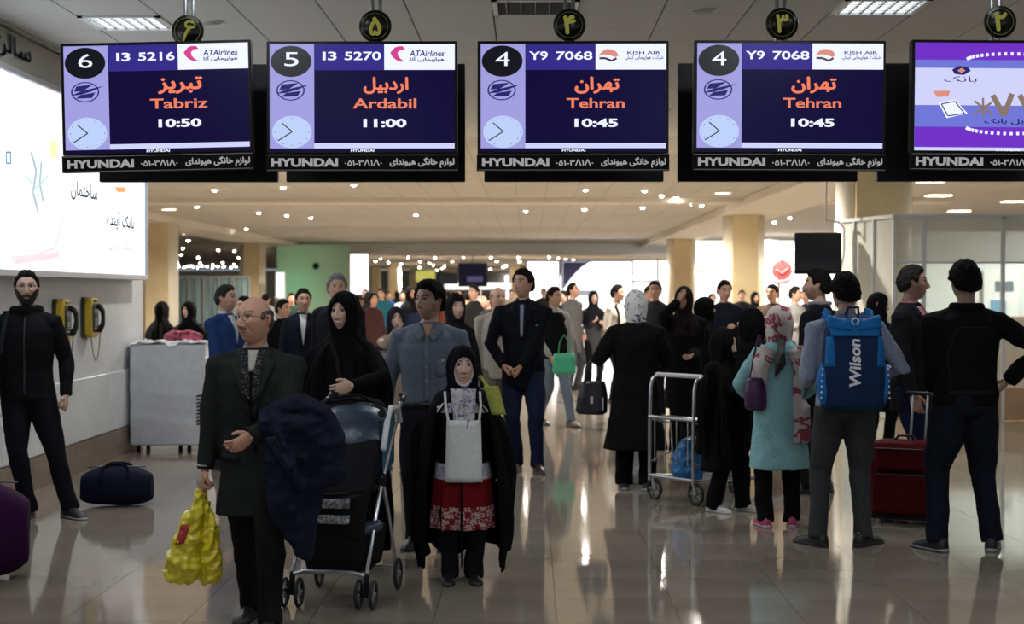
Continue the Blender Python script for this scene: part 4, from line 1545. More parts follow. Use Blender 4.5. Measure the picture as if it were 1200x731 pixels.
def payphone(Y, z, label):
    t = thing('payphone', label, 'telephone', (-4.0, Y, z), math.pi / 2)
    yel = mat('phone_yellow', (.62, .42, .03), .35); bk = mat('phone_black', (.012, .014, .013), .35)
    n = 12
    def outline(w, h, r):
        pts = []
        for cx, cz, a0 in ((w - r, h - r, 0), (-w + r, h - r, 90), (-w + r, -h + r, 180), (w - r, -h + r, 270)):
            for i in range(5):
                a = math.radians(a0 + 22.5 * i); pts.append((cx + r * math.cos(a), cz + r * math.sin(a)))
        return pts
    G().prism(outline(.135, .185, .05), -.03, 0).obj('back_plate', mat('phone_green', (.03, .05, .03), .4), t)
    G().prism(outline(.125, .178, .06), -.095, -.028).obj('housing', yel, t, bevel=.012)
    G().prism(outline(.085, .13, .03), -.102, -.092).obj('keypad_panel', bk, t)
    g = G()
    for i in range(3):
        for j in range(4): g.box((-.035 + .027 * i, -.104, -.02 - .025 * j), (.009, .004, .008))
    g.obj('keys', mat('phone_keys', (.4, .42, .42), .4), t)
    G().box((-.01, -.103, .06), (.05, .003, .02)).obj('display', mat('phone_display', (.35, .42, .38), .2), t)
    h = G().limb([(.075, -.115, .10), (.08, -.140, .06), (.08, -.145, 0), (.08, -.140, -.06), (.075, -.115, -.11)], [.026, .022, .017, .022, .028], 12)
    ho = h.obj('handset', bk, t, True)
    pts = []
    for i in range(26):
        f = i / 25
        pts.append((.085 - .10 * f + .02 * math.sin(f * 3.1), -.115 + .06 * f, -.13 - .26 * math.sin(f * math.pi) ** .8))
    G().limb(pts, .0055, 8).obj('cord', mat('steel_cord', (.4, .38, .3), .35, metal=.6), t, True)
    G().box((.0, -.095, .15), (.05, .01, .01)).obj('card_slot', bk, t)


payphone(13.32, 1.35, 'yellow and black payphone on the left wall, nearer the bearded man')
payphone(14.17, 1.36, 'yellow and black payphone on the left wall, nearer the white counter')


def duffel(name, label, loc, rz, L_, H_, D_, color, strap=True, cat='bag'):
    t = thing(name, label, cat, loc, rz)
    g = G(); rings = []
    for i in range(13):
        f = i / 12; x = -L_ / 2 + L_ * f
        e = math.sin(math.pi * min(1, max(0, .06 + f * .88))) ** .28
        rings.append(((x, 0, H_ * .5 * (.96 + .06 * math.sin(f * 3.14))), (0, D_ / 2 * e, 0), (0, 0, H_ / 2 * e)))
    g.loft(rings, 24, power=2.9)
    me = fused(g, .012, 2); wrinkle(me, .007, 16, 3)
    co = get_co(me); co[:, 2] = np.maximum(co[:, 2], .0); set_co(me, co)
    make('body', me, t, [cloth(color, .7)])
    bv = bvh_of(me)
    for s in (1, -1):
        pts = [(s * L_ * .16, -D_ * .52 * 1, H_ * .35), (s * L_ * .16, -D_ * .36, H_ * .93), (s * L_ * .1, -D_ * .1, H_ * 1.06), (0, -D_ * .02, H_ * 1.10)]
    for yy in (-1, 1):
        pts = [(-L_ * .2, yy * D_ * .46, H_ * .72), (-L_ * .17, yy * D_ * .3, H_ * 1.0), (-L_ * .08, yy * D_ * .1, H_ * 1.07), (L_ * .08, yy * D_ * .1, H_ * 1.07), (L_ * .17, yy * D_ * .3, H_ * 1.0), (L_ * .2, yy * D_ * .46, H_ * .72)]
        G().limb(pts, .013, 8, flat=.5).obj('handle', cloth(tuple(c * .7 for c in color)), t, True)
    G().limb([(-L_ * .4, 0, H_ * .985), (0, 0, H_ * 1.005), (L_ * .4, 0, H_ * .985)], .006, 6).obj('zip', mat('zip_grey', (.12, .12, .14), .4, metal=.5), t, True)
    for s in (1, -1):
        G().ring((s * L_ * .47, 0, H_ * .72), .02, .004, 'X').obj('ring', steel, t, True)
    return t


duffel('duffel_bag', 'dark navy duffel bag on the floor beside the bearded man', (-3.08, 11.75, 0), .12, .52, .29, .34, (.008, .010, .024))
duffel('travel_bag', 'dark purple travel bag on the floor at the left frame edge', (-3.12, 8.72, 0), .25, .66, .54, .42, (.035, .006, .04))

# wrapped white counter
ct = thing('wrapped_counter', 'white plastic wrapped counter unit standing at the end of the left wall', 'counter', (at(193, 15.75) + .05, 15.85, 0))
g = G().box((0, 0, .57), (.375, .28, .50))
me = fused(g, .02, 2); wrinkle(me, .008, 13, 5, (.3, 1, 1.6)); make('body', me, ct, [mat('white_plastic', (.78, .82, .88), .25, bump=.25, scale=14, var=.04, coat=.3)])
g = G()
rows = []
for j in range(7):
    row = []
    for i in range(22):
        x = -.385 + .77 * i / 21; y = -.29 + .58 * j / 6
        e = 1 if (j in (0, 6) or i in (0, 21)) else 0
        row.append((x, y, 1.075 + .03 * math.sin(x * 23 + y * 9) * math.sin(y * 17 + x * 7) + .022 * e * abs(math.sin(i * 1.7)) + .04 * max(0, -x - .2)))
    rows.append(row)
g.sheet(rows, (0, 0, -.012)); g.obj('plastic_cover', mat('clear_plastic', (.74, .78, .82), .15, bump=.5, scale=20, coat=.5), ct, True)
for x in (-.3, 0.12, .33):
    for y in (-.2, .2):
        G().cyl((x, y, 0), (x, y, .085), .022, 12).obj('foot', black, ct, True)
g = G().box((.36, -.16, .52), (.035, .09, .42)); g.obj('side_panel', mat('white_plastic', (.66, .70, .76), .25), ct, bevel=.02)
for k in range(9):
    G().limb([(.30, -.285, .28 + .035 * k), (.36, -.31, .295 + .035 * k), (.40, -.27, .28 + .035 * k)], .008, 6).obj('grille_bar', mat('grille_dark', (.02, .02, .02), .4), ct, True)
# desk behind it with a patterned bundle
dk = thing('white_desk', 'low white desk in front of the two women in chadors at left', 'desk', (at(205, 19.0), 19.0, 0))
G().box((0, 0, .96), (.7, .25, .03)).obj('top', mat('desk_white', (.62, .64, .66), .35), dk, bevel=.01)
G().box((0, .0, .47), (.66, .2, .46)).obj('body', mat('desk_body', (.55, .57, .6), .4), dk)
bn = thing('patterned_bundle', 'red and purple patterned cloth bundle lying on the white desk', 'bundle', (at(213, 18.95), 18.95, 1.0))
g = G(); g.limb([(-.18, 0, .05), (-.06, 0, .065), (.08, .01, .06), (.2, 0, .05)], [.05, .062, .06, .048], 14)
me = fused(g, .012, 1); wrinkle(me, .01, 40, 2); make('cloth', me, bn, [mat('bundle_pattern', (.42, .08, .16), .8, var=.9, scale=16)])

# hanging television near the booth
tv = thing('hanging_television', 'black television hung on a white bracket beside the big right column', 'television', (3.76, 20.6, 1.80), math.radians(-14))
G().box((0, 0, .29), (.30, .04, .27)).obj('housing', black, tv, bevel=.008)
s = G().box((0, -.042, .30), (.275, .003, .235)).obj('screen', mat('tv_dark', (.012, .012, .016), .12, spec=.8), tv)
G().limb([(.28, .05, .02), (.33, .05, .3), (.33, .05, .62), (.25, .05, .70), (.1, .05, .72), (.1, .05, 1.78)], .014, 8).obj('bracket', mat('white_metal', (.75, .75, .75), .3), tv, True)
# red graphic on the white window wall
rg = thing('red_graphic', 'round pink and red fruit-shaped graphic on the bright far window wall', 'sign', (at(917, 56.3), 56.57, 1.6))
n = 24
G().prism([(.36 * math.cos(2 * math.pi * i / n), .75 + .36 * math.sin(2 * math.pi * i / n)) for i in range(n)], -.03, 0).obj('round_shape', mat('pink_print', (.8, .16, .15), .6, emit=.5), rg)
G().limb([(-.02, -.02, 1.1), (.03, -.02, 1.35), (.0, -.02, 1.5)], [.06, .05, .02], 8).obj('stalk', mat('red_print', (.7, .12, .12), .6), rg, True)
G().limb([(-.5, -.04, .42), (-.2, -.04, .30), (.15, -.04, .34), (.45, -.04, .48)], [.03, .06, .06, .03], 8).obj('underline', mat('red_print', (.7, .12, .12), .6), rg, True)
G().limb([(-.2, -.04, .75), (0, -.04, .62), (.2, -.04, .80)], .035, 8).obj('stroke', mat('red_print', (.7, .12, .12), .6), rg, True)

# far advertising panels and screens
def panel(name, label, cat, x0, x1, y0, y1, Y, color, e, legs=True, frame=(.05, .06, .2)):
    X0, X1 = at(x0, Y), at(x1, Y); z1 = 1.6 + (341 - y0) * Y / F; z0 = 1.6 + (341 - y1) * Y / F
    t = thing(name, label, cat, ((X0 + X1) / 2, Y, 0))
    w = (X1 - X0) / 2
    G().box((0, .06, (z0 + z1) / 2), (w, .06, (z1 - z0) / 2)).obj('case', mat('case_%d' % int(frame[2] * 99), frame, .4), t, bevel=.01)
    f = G().box((0, -.004, (z0 + z1) / 2), (w - .05, .005, (z1 - z0) / 2 - .05)).obj('face', mat('face_%s' % name + str(int(x0)), color, .3, emit=e), t)
    if legs:
        for s in (1, -1): G().box((s * w * .8, .06, z0 / 2), (.04, .04, z0 / 2)).obj('leg', steel, t)
    return t, f, w, z0, z1


panel('lit_panel', 'plain glowing white panel left of the navy and white advertisement', 'lightbox', 616, 656, 305, 362, 60, (1, 1, 1), 1.8)
t, f, w, z0, z1 = panel('advertisement_panel', 'large navy and white advertisement panel with a sweeping curve', 'lightbox', 658, 742, 305, 366, 60.4, (.90, .94, 1), 1.7)
pts = [(-w + .06, z1 - .06), (-.2, z1 - .06)] + [(-w + .06 + (w - .26) * (1 - i / 10) ** 1.0, z1 - .06 - (1.05 * (i / 10) ** 1.6)) for i in range(11)]
G().prism(pts[:1] + pts[1:], -.02, -.012).obj('navy_sweep', mat('ad_navy', (.02, .02, .12), .4), f)
G().box((-.45, -.02, z0 + .75), (.45, .006, .10)).obj('grey_band', mat('ad_grey', (.35, .38, .5), .4), f)
panel('lit_panel', 'narrow glowing white panel at the right end of the green wall', 'lightbox', 409, 433, 296, 346, 63, (1, 1, 1), 1.6, frame=(.5, .5, .5))
panel('lit_panel', 'small glowing white sign beside the second left column', 'lightbox', 322, 334, 318, 350, 59, (.8, 1, .95), 1.3, frame=(.5, .5, .5))
t, f, w, z0, z1 = panel('hall_television', 'dark screen hanging above the far crowd', 'television', 537, 571, 308, 336, 70, (.02, .02, .05), .3, False, (.02, .02, .02))
G().cyl((0, .06, z1), (0, .06, 3.17), .03).obj('pole', steel, t, True)
G().box((.1, -.02, z0 + .35), (.35, .006, .12)).obj('picture', mat('tv_pic', (.15, .12, .25), .4, emit=.5), f)
t, f, w, z0, z1 = panel('direction_sign', 'yellow and green hanging sign over the far crowd', 'sign', 486, 511, 316, 331, 80, (.55, .52, .12), .8, False, (.1, .12, .05))
G().cyl((0, .06, z1), (0, .06, 3.17), .03).obj('pole', steel, t, True)
t, f, w, z0, z1 = panel('direction_sign', 'dark hanging sign between the yellow sign and dark screen', 'sign', 513, 536, 320, 333, 82, (.05, .06, .06), .3, False, (.02, .02, .02))
G().cyl((0, .06, z1), (0, .06, 3.17), .03).obj('pole', steel, t, True)
panel('lit_panel', 'long white lit band low over the far crowd', 'lightbox', 520, 600, 330, 340, 88, (1, .98, .95), 1.5, True, (.5, .5, .5))
cd = thing('dome_camera', 'small dark dome camera on the green wall', 'camera', (at(370, 64), 64.0, 1.6 + 29 * 64 / F))
g = G(); g.ball((0, -.06, 0), (.13, .1, .13)); g.obj('dome', black, cd, True)
G().box((0, .02, .05), (.1, .03, .05)).obj('base', steel, cd)

# ------------------------------------------------------------------ stroller
def wheel(x, y, R, parent, w=.018, rz=0.0):
    M = Matrix.Rotation(rz, 3, 'Z')
    c = Vector((x, y, R))
    a = M @ Vector((w, 0, 0))
    g = G(); g.ring((0, 0, 0), R - w * .55, w * .62, 'X', 28, 10)
    g.v = [tuple(M @ Vector(p) + c) for p in g.v]
    o = g.obj('wheel', mat('tyre', (.015, .015, .016), .6), parent, True)
    G().cyl(c - a * .7, c + a * .7, R * .22, 16).obj('hub', mat('hub_grey', (.25, .26, .27), .35, metal=.4), o, True)
    for k in range(5):
        q = 2 * math.pi * k / 5
        d = M @ Vector((0, math.cos(q), math.sin(q))) * (R - w)
        G().limb([c, c + d], [R * .10, R * .07], 6).obj('spoke', mat('hub_grey', (.25, .26, .27), .35, metal=.4), o, True)
    return o


st = thing('stroller', 'black and blue baby stroller with silver frame pushed by the woman in chador', 'stroller', (at(402, 8.2), 8.2, 0), math.radians(-9))
st.scale = (.84, .92, .98)
alu2 = mat('silver_tube', (.55, .57, .60), .25, metal=.85)
dk_ = cloth((.012, .012, .014)); bl_ = cloth((.02, .05, .10)); pt_ = mat('stroller_pattern', (.34, .36, .38), .7, var=.8, scale=50)
for x, y in ((-.23, -.30), (.23, -.30)):
    for dx in (-.045, .045):
        wheel(x + dx, y, .078, st, .018)
    G().limb([(x, y, .08), (x, y + .01, .17)], .018, 10).obj('caster', black, st, True)
    G().box((x, y, .082), (.045, .016, .016)).obj('axle', black, st)
for x in (-.26, .26):
    wheel(x, .32, .085, st, .02)
for s in (1, -1):
    G().limb([(s * .23, -.29, .17), (s * .235, -.12, .42), (s * .24, .02, .62)], .013, 10).obj('front_tube', alu2, st, True)
    G().limb([(s * .25, .32, .10), (s * .245, .14, .45), (s * .24, .02, .64)], .013, 10).obj('rear_tube', alu2, st, True)
    G().limb([(s * .24, .02, .62), (s * .245, .22, .82), (s * .25, .42, 1.0), (s * .25, .47, 1.03)], .013, 10).obj('push_tube', alu2, st, True)
    G().limb([(s * .25, .45, 1.02), (s * .25, .53, 1.05), (s * .22, .56, 1.05)], .018, 10).obj('grip', black, st, True)
    G().ball((s * .245, .02, .63), (.022, .04, .04)).obj('joint', black, st, True)
G().limb([(-.23, -.29, .17), (-.15, -.31, .19), (.15, -.31, .19), (.23, -.29, .17)], .012, 8).obj('foot_bar', alu2, st, True)
G().limb([(-.25, .32, .12), (.25, .32, .12)], .010, 8).obj('rear_bar', alu2, st, True)
# basket below
g = G(); g.loft([((0, .02, .17), (.20, 0, 0), (0, .27, 0)), ((0, .02, .24), (.215, 0, 0), (0, .28, 0)), ((0, .04, .37), (.22, 0, 0), (0, .29, 0))], 24, 3.5)
me = fused(g, .012, 2); wrinkle(me, .006, 18, 1); make('basket', me, st, [dk_])
# seat shell, front flap with patterned bands, foot rest
g = G()
g.loft([((0, -.20, .36), (.185, 0, 0), (0, .05, .02)), ((0, -.16, .50), (.20, 0, 0), (0, .09, .03)), ((0, -.10, .62), (.215, 0, 0), (0, .14, .03)), ((0, .04, .72), (.225, 0, 0), (0, .17, .03)), ((0, .16, .88), (.22, 0, 0), (0, .12, .04)), ((0, .22, .98), (.20, 0, 0), (0, .08, .04))], 24, 3.0)
me = fused(g, .011, 3); wrinkle(me, .006, 20, 2); make('seat', me, st, [dk_]); sb_ = bvh_of(me)
for a, b in ((.565, .51), (.475, .43)):
    patch(sb_, [(-.155, a), (.115, a), (-.145, b), (.11, b)], 12, 5, off=.008, th=.008).obj('patterned_band', pt_, st, True)
G().limb([(-.22, -.05, .60), (-.16, -.27, .585), (0, -.30, .58), (.16, -.27, .585), (.22, -.05, .60)], .016, 10).obj('bumper_bar', black, st, True)
# canopy
g = G()
for i in range(9):
    a = math.radians(6 + i * 13)
rows = []
for j in range(15):
    a = math.radians(-18 + 110 * j / 14)
    row = []
    for i in range(17):
        u = -1 + 2 * i / 16
        x = .235 * u
        rr = .27 * (1 - .10 * abs(u) ** 3) * (1 + .02 * math.cos(j * 3.14))
        hgt = .035 * (1 - u * u)
        row.append((x, .30 - (rr + hgt) * math.cos(a), .72 + (rr + hgt) * math.sin(a) * .98))
    rows.append(row)
g.sheet(rows, (0, .006, -.006))
g.obj('canopy', mat('canopy_blue', (.012, .030, .055), .35, bump=.4, scale=18, var=.3), st, True)
for s in (1, -1):
    g = G()
    arc = [(s * .235, .30, .70)] + [(s * .238, .30 - .26 * math.cos(math.radians(a)), .72 + .26 * math.sin(math.radians(a))) for a in range(-18, 93, 11)]
    g.prism([(p[1], p[2]) for p in arc], 0, .006)
    g.v = [(s * .236 + p[1] * 1, p[0], p[2]) for p in g.v]
    g.obj('canopy_side', mat('canopy_teal', (.03, .10, .16), .5, bump=.3, scale=20), st)
G().limb([(.245, .04 + .0, .80), (.25, .10, .93), (.25, .20, 1.00), (.25, .34, .99), (.25, .40, .92)], .020, 10).obj('white_edge', mat('white_trim', (.6, .62, .64), .4), st, True)
g = G(); g.limb([(-.10, .40, .96), (0, .38, 1.0), (.12, .42, .97)], [.10, .12, .10], 14)
bg = thing('black_shoulder_bag', 'black soft bag lying on top of the stroller canopy', 'bag', (at(410, 8.5), 8.42, -.045))
g = G(); g.limb([(-.14, .12, 1.01), (0, .10, 1.03), (.14, .12, 1.01)], [.045, .06, .045], 14)
me = fused(g, .012, 2); wrinkle(me, .008, 24, 1); make('body', me, bg, [dk_])
G().limb([(-.15, .12, 1.02), (-.1, .05, 1.07), (.05, .03, 1.09), (.15, .1, 1.03)], .008, 6).obj('strap', dk_, bg, True)
bt = thing('blue_water_bag', 'shiny dark blue plastic pouch tucked in the stroller basket', 'bag', (at(425, 8.2), 8.06, -.02))
g = G(); g.limb([(-.08, 0, .36), (0, -.02, .40), (.09, 0, .42)], [.03, .04, .03], 10)
me = fused(g, .008, 1); wrinkle(me, .005, 40, 1); make('body', me, bt, [mat('blue_plastic_dark', (.02, .04, .08), .2, coat=.6)])

# ------------------------------------------------------------------ luggage trolleys
def trolley(label, X, Y, rz):
    t = thing('luggage_trolley', label, 'trolley', (X, Y, 0), rz)
    T = .013
    # push end at -x? local: push handle at x=-.25 side, platform runs +x
    for s in (1, -1):
        y = s * .24
        G().limb([(-.30, y, .16), (-.30, y, .55), (-.29, y, .86), (-.27, y, .93), (-.22, y, .96)], T, 10).obj('upright', alu2, t, True)
        G().limb([(-.30, y, .19), (.0, y * .95, .165), (.42, y * .7, .15)], T, 10).obj('side_rail', alu2, t, True)
        wheel(-.26, y * .95, .085, t, .02)
        G().limb([(-.26, y * .95, .085), (-.28, y * .95, .18)], .016, 8).obj('fork', alu2, t, True)
        G().limb([(-.30, y, .62), (-.08, y, .58), (-.06, y, .36), (-.28, y, .30)], .008, 8).obj('basket_side', alu2, t, True)
    wheel(.40, .0, .085, t, .02)
    G().limb([(.40, 0, .085), (.38, 0, .17)], .016, 8).obj('fork', alu2, t, True)
    G().limb([(-.22, -.24, .96), (-.22, .24, .96)], .017, 12).obj('handle', mat('handle_white', (.6, .6, .6), .4), t, True)
    G().limb([(-.30, -.24, .64), (-.30, .24, .64)], .014, 10).obj('cross_bar', alu2, t, True)
    G().box((-.20, 0, .635), (.09, .225, .006)).obj('shelf', mat('shelf_dark', (.03, .03, .03), .4), t, bevel=.003)
    G().limb([(-.30, -.24, .19), (-.30, .24, .19)], T, 10).obj('cross_bar', alu2, t, True)
    G().limb([(.42, -.17, .15), (.46, 0, .15), (.42, .17, .15)], T, 10).obj('nose_bar', alu2, t, True)
    for k in range(5):
        y = -.18 + .09 * k
        G().limb([(-.30, y, .185), (.42, y * .75, .155)], .005, 6).obj('platform_bar', alu2, t, True)
    for k in range(4):
        G().limb([(-.30, -.18 + .12 * k, .30), (-.30, -.18 + .12 * k, .62)], .005, 6).obj('back_bar', alu2, t, True)
    return t


trolley('silver luggage trolley with a blue bag, beside the woman in white headscarf', at(820, 12.1), 12.1, math.radians(38))
trolley('silver luggage trolley mostly hidden behind the woman in turquoise', at(893, 12.9), 13.1, math.radians(20))


def soft_bag(name, label, X, Y, z0, stations, m, handles=(), vox=.009, seed=0, amp=.008, freq=26, rz=0, power=2.5, cat='bag', sheen=None):
    """stations: (z, cx, rx, ry)"""
    t = thing(name, label, cat, (X, Y, z0), rz)
    g = G()
    g.loft([((cx, 0, z), (rx, 0, 0), (0, ry, 0)) for z, cx, rx, ry in stations], 24, power)
    me = fused(g, vox, 2); wrinkle(me, amp * .6, freq, seed)
    if 'plastic' in name: crumple(me, amp * .9, freq * .8, seed)
    make('body', me, t, [m])
    for h in handles:
        G().limb(h, .006, 8, flat=.6).obj('handle', m, t, True)
    return t


yel = mat('yellow_plastic', (.80, .66, .02), .22, bump=1.0, scale=32, var=.15, coat=.5)
X0, Y0 = at(300, 7.5), 7.5
def om(px, py, y=0): return ((px - 300) / 246.7, y, 1.6 - (py - 341) / 246.7)
bx, _, bz = om(238, 585)
soft_bag('plastic_shopping_bag', 'yellow plastic shopping bag in the old man\'s hand, the outer one with red print', X0 + om(222, 0)[0], 7.42, 0,
         [(.225, -.02, .045, .03), (.25, -.02, .075, .06), (.33, -.02, .082, .075), (.42, -.005, .070, .06), (.52, .02, .05, .04), (.60, .045, .024, .02), (.665, .06, .012, .012)], yel, seed=3, amp=.013, freq=46, vox=.006)
soft_bag('plastic_shopping_bag', 'yellow plastic shopping bag nearer the old man\'s leg', X0 + om(246, 0)[0], 7.47, 0,
         [(.215, .0, .035, .03), (.24, .0, .052, .055), (.33, -.005, .056, .07), (.43, -.01, .05, .06), (.53, -.02, .04, .04), (.60, -.03, .02, .02), (.665, -.035, .012, .012)], yel, seed=5, amp=.013, freq=50, vox=.006)
rp = bpy.data.objects['plastic_shopping_bag']
pb = bvh_of(rp.children[0].data)
patch(pb, [(-.025, .50), (.025, .51), (-.045, .41), (.0, .42)], 5, 5, off=.004).obj('red_print', mat('bag_red', (.42, .03, .03), .4), rp, True)

# white plastic carrier on the floor between the woman's feet
soft_bag('plastic_shopping_bag', 'white plastic carrier bag standing behind the woman in the white headscarf', at(744, 12.9), 13.15, 0,
         [(.0, 0, .09, .06), (.05, 0, .105, .08), (.18, .0, .085, .07), (.30, .01, .05, .05), (.42, .02, .04, .03), (.50, .02, .03, .02)], mat('white_bag', (.55, .56, .57), .35, bump=.6, scale=24), seed=2, amp=.012)
soft_bag('plastic_shopping_bag', 'blue plastic carrier bag on the luggage trolley', at(806, 12.0), 12.0, .17,
         [(.0, 0, .10, .08), (.05, 0, .115, .10), (.16, .0, .115, .10), (.25, .0, .10, .08), (.31, .02, .07, .05)], mat('blue_bag', (.02, .14, .36), .35, bump=.6, scale=20, var=.2), seed=6, amp=.014, freq=20)
soft_bag('handbag', 'black leather handbag hanging from the arm of the woman in white headscarf', at(693, 12.8), 12.80, .60,
         [(.0, .0, .10, .05), (.02, .0, .13, .06), (.14, .01, .125, .055), (.25, .015, .10, .04), (.27, .015, .09, .03)], mat('black_leather', (.014, .013, .022), .3, bump=.15, scale=60),
         handles=[[(-.06, -.03, .25), (-.045, -.02, .38), (.0, 0, .45), (.06, -.02, .38), (.07, -.03, .25)], [(-.05, .03, .25), (-.03, .02, .37), (.02, 0, .44), (.07, .02, .37), (.08, .03, .25)]], amp=.004)
hb_ = bpy.data.objects['handbag']
G().box((.0, -.062, .12), (.012, .004, .03)).obj('clasp', mat('chrome', (.7, .7, .7), .15, metal=1), hb_)
G().box((.09, -.05, .09), (.006, .004, .05)).obj('side_trim', mat('chrome', (.7, .7, .7), .15, metal=1), hb_)
soft_bag('shopping_bag', 'bright green shopping bag held beside the dark blazer man', at(661, 18.5), 18.45, .63,
         [(.0, 0, .12, .05), (.02, 0, .14, .06), (.20, .0, .13, .05), (.24, .0, .12, .03)], mat('green_bag', (.06, .42, .24), .5, bump=.3, scale=12),
         handles=[[(-.07, 0, .23), (-.05, 0, .38), (0, 0, .46), (.05, 0, .38), (.07, 0, .23)]], vox=.014, amp=.006)
soft_bag('purple_handbag', 'small dark purple handbag on the hip of the woman in turquoise', at(883, 10.7), 10.62, .80,
         [(.0, 0, .055, .05), (.02, 0, .075, .06), (.12, .0, .075, .06), (.20, .0, .06, .045), (.22, .0, .05, .03)], mat('purple_leather', (.055, .008, .07), .4),
         handles=[[(-.04, 0, .2), (-.01, .02, .36), (.03, .05, .50)], [(.04, 0, .2), (.04, .02, .36), (.04, .05, .50)]], amp=.003)

# red suitcase
sc_ = thing('suitcase', 'dark red wheeled suitcase with pulled-out handle beside the man in pink shirt', 'suitcase', (at(1060, 10.95), 10.95, 0), math.radians(-22))
sc_.scale = (1.12, 1.15, .90)
red = cloth((.075, .004, .008), .6)
G().box((0, 0, .34), (.20, .125, .29)).obj('body', red, sc_, bevel=.05)
G().box((-.01, -.155, .24), (.165, .035, .15)).obj('lower_pocket', red, sc_, bevel=.03)
G().box((-.01, -.145, .50), (.15, .028, .085)).obj('upper_pocket', red, sc_, bevel=.025)
for z in (.385, .58):
    G().limb([(-.15, -.183 if z < .5 else -.17, z), (.13, -.183 if z < .5 else -.17, z)], .007, 6).obj('zip', mat('zip_black', (.01, .01, .01), .4), sc_, True)
G().ring((0, 0, 0), .1, .01)
for s in (-1, 1):
    G().limb([(s * .195, -.03, .10), (s * .202, -.03, .34), (s * .195, -.03, .60)], .008, 6).obj('piping', mat('zip_black', (.01, .01, .01), .4), sc_, True)
    wheel(s * .15, .09, .035, sc_, .014)
    G().cyl((s * .15, -.09, 0), (s * .15, -.09, .055), .014, 10).obj('stud', mat('stud_grey', (.4, .4, .4), .4), sc_, True)
    G().limb([(s * .045 + .06, .10, .60), (s * .045 + .075, .13, .98)], .008, 8).obj('handle_tube', alu2, sc_, True)
G().box((0, 0, .055), (.19, .115, .02)).obj('base', black, sc_, bevel=.01)
G().limb([(.0, .13, .985), (.15, .13, .985)], .016, 10).obj('grip', black, sc_, True)
G().limb([(-.06, 0, .63), (-.04, 0, .665), (.04, 0, .665), (.06, 0, .63)], .010, 8).obj('top_handle', black, sc_, True)
# ------------------------------------------------------------------ the people
SK = (.47, .275, .19)
SK2 = (.55, .34, .25)
SKP = (.60, .40, .31)
BLK = (.006, .006, .007)
DN = (.012, .014, .022)


def pat_mat(key, a, b, scale, thr=.5, c=None, rough=.8, dist=0.0):
    if key in MATS: return MATS[key]
    m = mat(key, a, rough, bump=.3, scale=50, spec=.15)
    nt = m.node_tree; bs = nt.nodes['Principled BSDF']
    tc = nt.nodes.new('ShaderNodeTexCoord'); n = nt.nodes.new('ShaderNodeTexNoise'); r = nt.nodes.new('ShaderNodeValToRGB')
    n.inputs['Scale'].default_value = scale; n.inputs['Detail'].default_value = 2; n.inputs['Distortion'].default_value = dist
    r.color_ramp.interpolation = 'CONSTANT'
    r.color_ramp.elements[0].color = (*a, 1); r.color_ramp.elements[0].position = 0
    r.color_ramp.elements[1].color = (*b, 1); r.color_ramp.elements[1].position = thr
    if c:
        e = r.color_ramp.elements.new(thr + .09); e.color = (*c, 1)
    nt.links.new(tc.outputs['Object'], n.inputs['Vector']); nt.links.new(n.outputs['Fac'], r.inputs['Fac']); nt.links.new(r.outputs[0], bs.inputs['Base Color'])
    return m


# --- the old man with the yellow bags
OX = at(300, 7.5)
om_ = person('balding man in glasses walking in a dark grey blazer, coat over his arm', OX, 7.5, 0, 1.575, 0, bulk=1.15, lean=3,
             head=dict(skin=(.50, .27, .185), age=1, moustache=.8, mcol=(.10, .09, .085), haircol=(.10, .085, .075), brow=(.12, .10, .09), gaze=0), hair='bald', hy=-34, hp=2,
             top=(.020, .023, .021), hem=.60, flare=.03, legs=(.012, .012, .012), legw=1.1,
             armR=(-.275, -.04, .765), armL=(.03, -.34, 1.035), elL=(.8, .6, -.3), elR=(-.4, 1, 0), handR='grip', handL='relaxed', thumbL=(0, -.2, 1),
             footL=(.09, -.16, 6), footR=(-.07, .22, -10), top_name='blazer')
front_shirt(om_, (.012, .012, .012), depth=.36, w=.062, lapel=(.022, .026, .024), collar=(.5, .48, .42))
k = om_.k
scarf = pat_mat('dotted_scarf', (.015, .015, .017), (.13, .13, .13), 130, .58)
for s in (1, -1):
    patch(om_.bvh, [(s * .062 * k, 1.475 * k), (s * .012 * k, 1.44 * k), (s * .042 * k, 1.24 * k), (s * .004, 1.20 * k)], 5, 12, off=.014, th=.012).obj('scarf', scarf, om_.root, True)
patch(om_.bvh, [(-.026 * k, 1.47 * k), (.026 * k, 1.47 * k), (-.012 * k, 1.36 * k), (.012 * k, 1.36 * k)], 5, 6, off=.016).obj('shirt', cloth((.42, .40, .34)), om_.root, True)
for z in (1.08, .97):
    p_ = proj(om_.bvh, .012, z * k, -1, .004)
    G().cyl((p_[0], p_[1] + .004, p_[2]), (p_[0], p_[1] - .004, p_[2]), .010, 12).obj('button', black, om_.root, True)
patch(om_.bvh, [(.07 * k, .92 * k), (.17 * k, .93 * k), (.07 * k, .885 * k), (.17 * k, .895 * k)], 5, 3, off=.006).obj('pocket_flap', cloth((.018, .021, .019)), om_.root, True)
patch(om_.bvh, [(-.17 * k, .93 * k), (-.07 * k, .92 * k), (-.17 * k, .895 * k), (-.07 * k, .885 * k)], 5, 3, off=.006).obj('pocket_flap', cloth((.018, .021, .019)), om_.root, True)
glasses(om_, (.12, .11, .10), .021)
w_ = om_.W[-1]
G().ring((w_.x, w_.y, w_.z + .02), .037 * k, .006, 'Z').obj('watch', steel, om_.root, True)
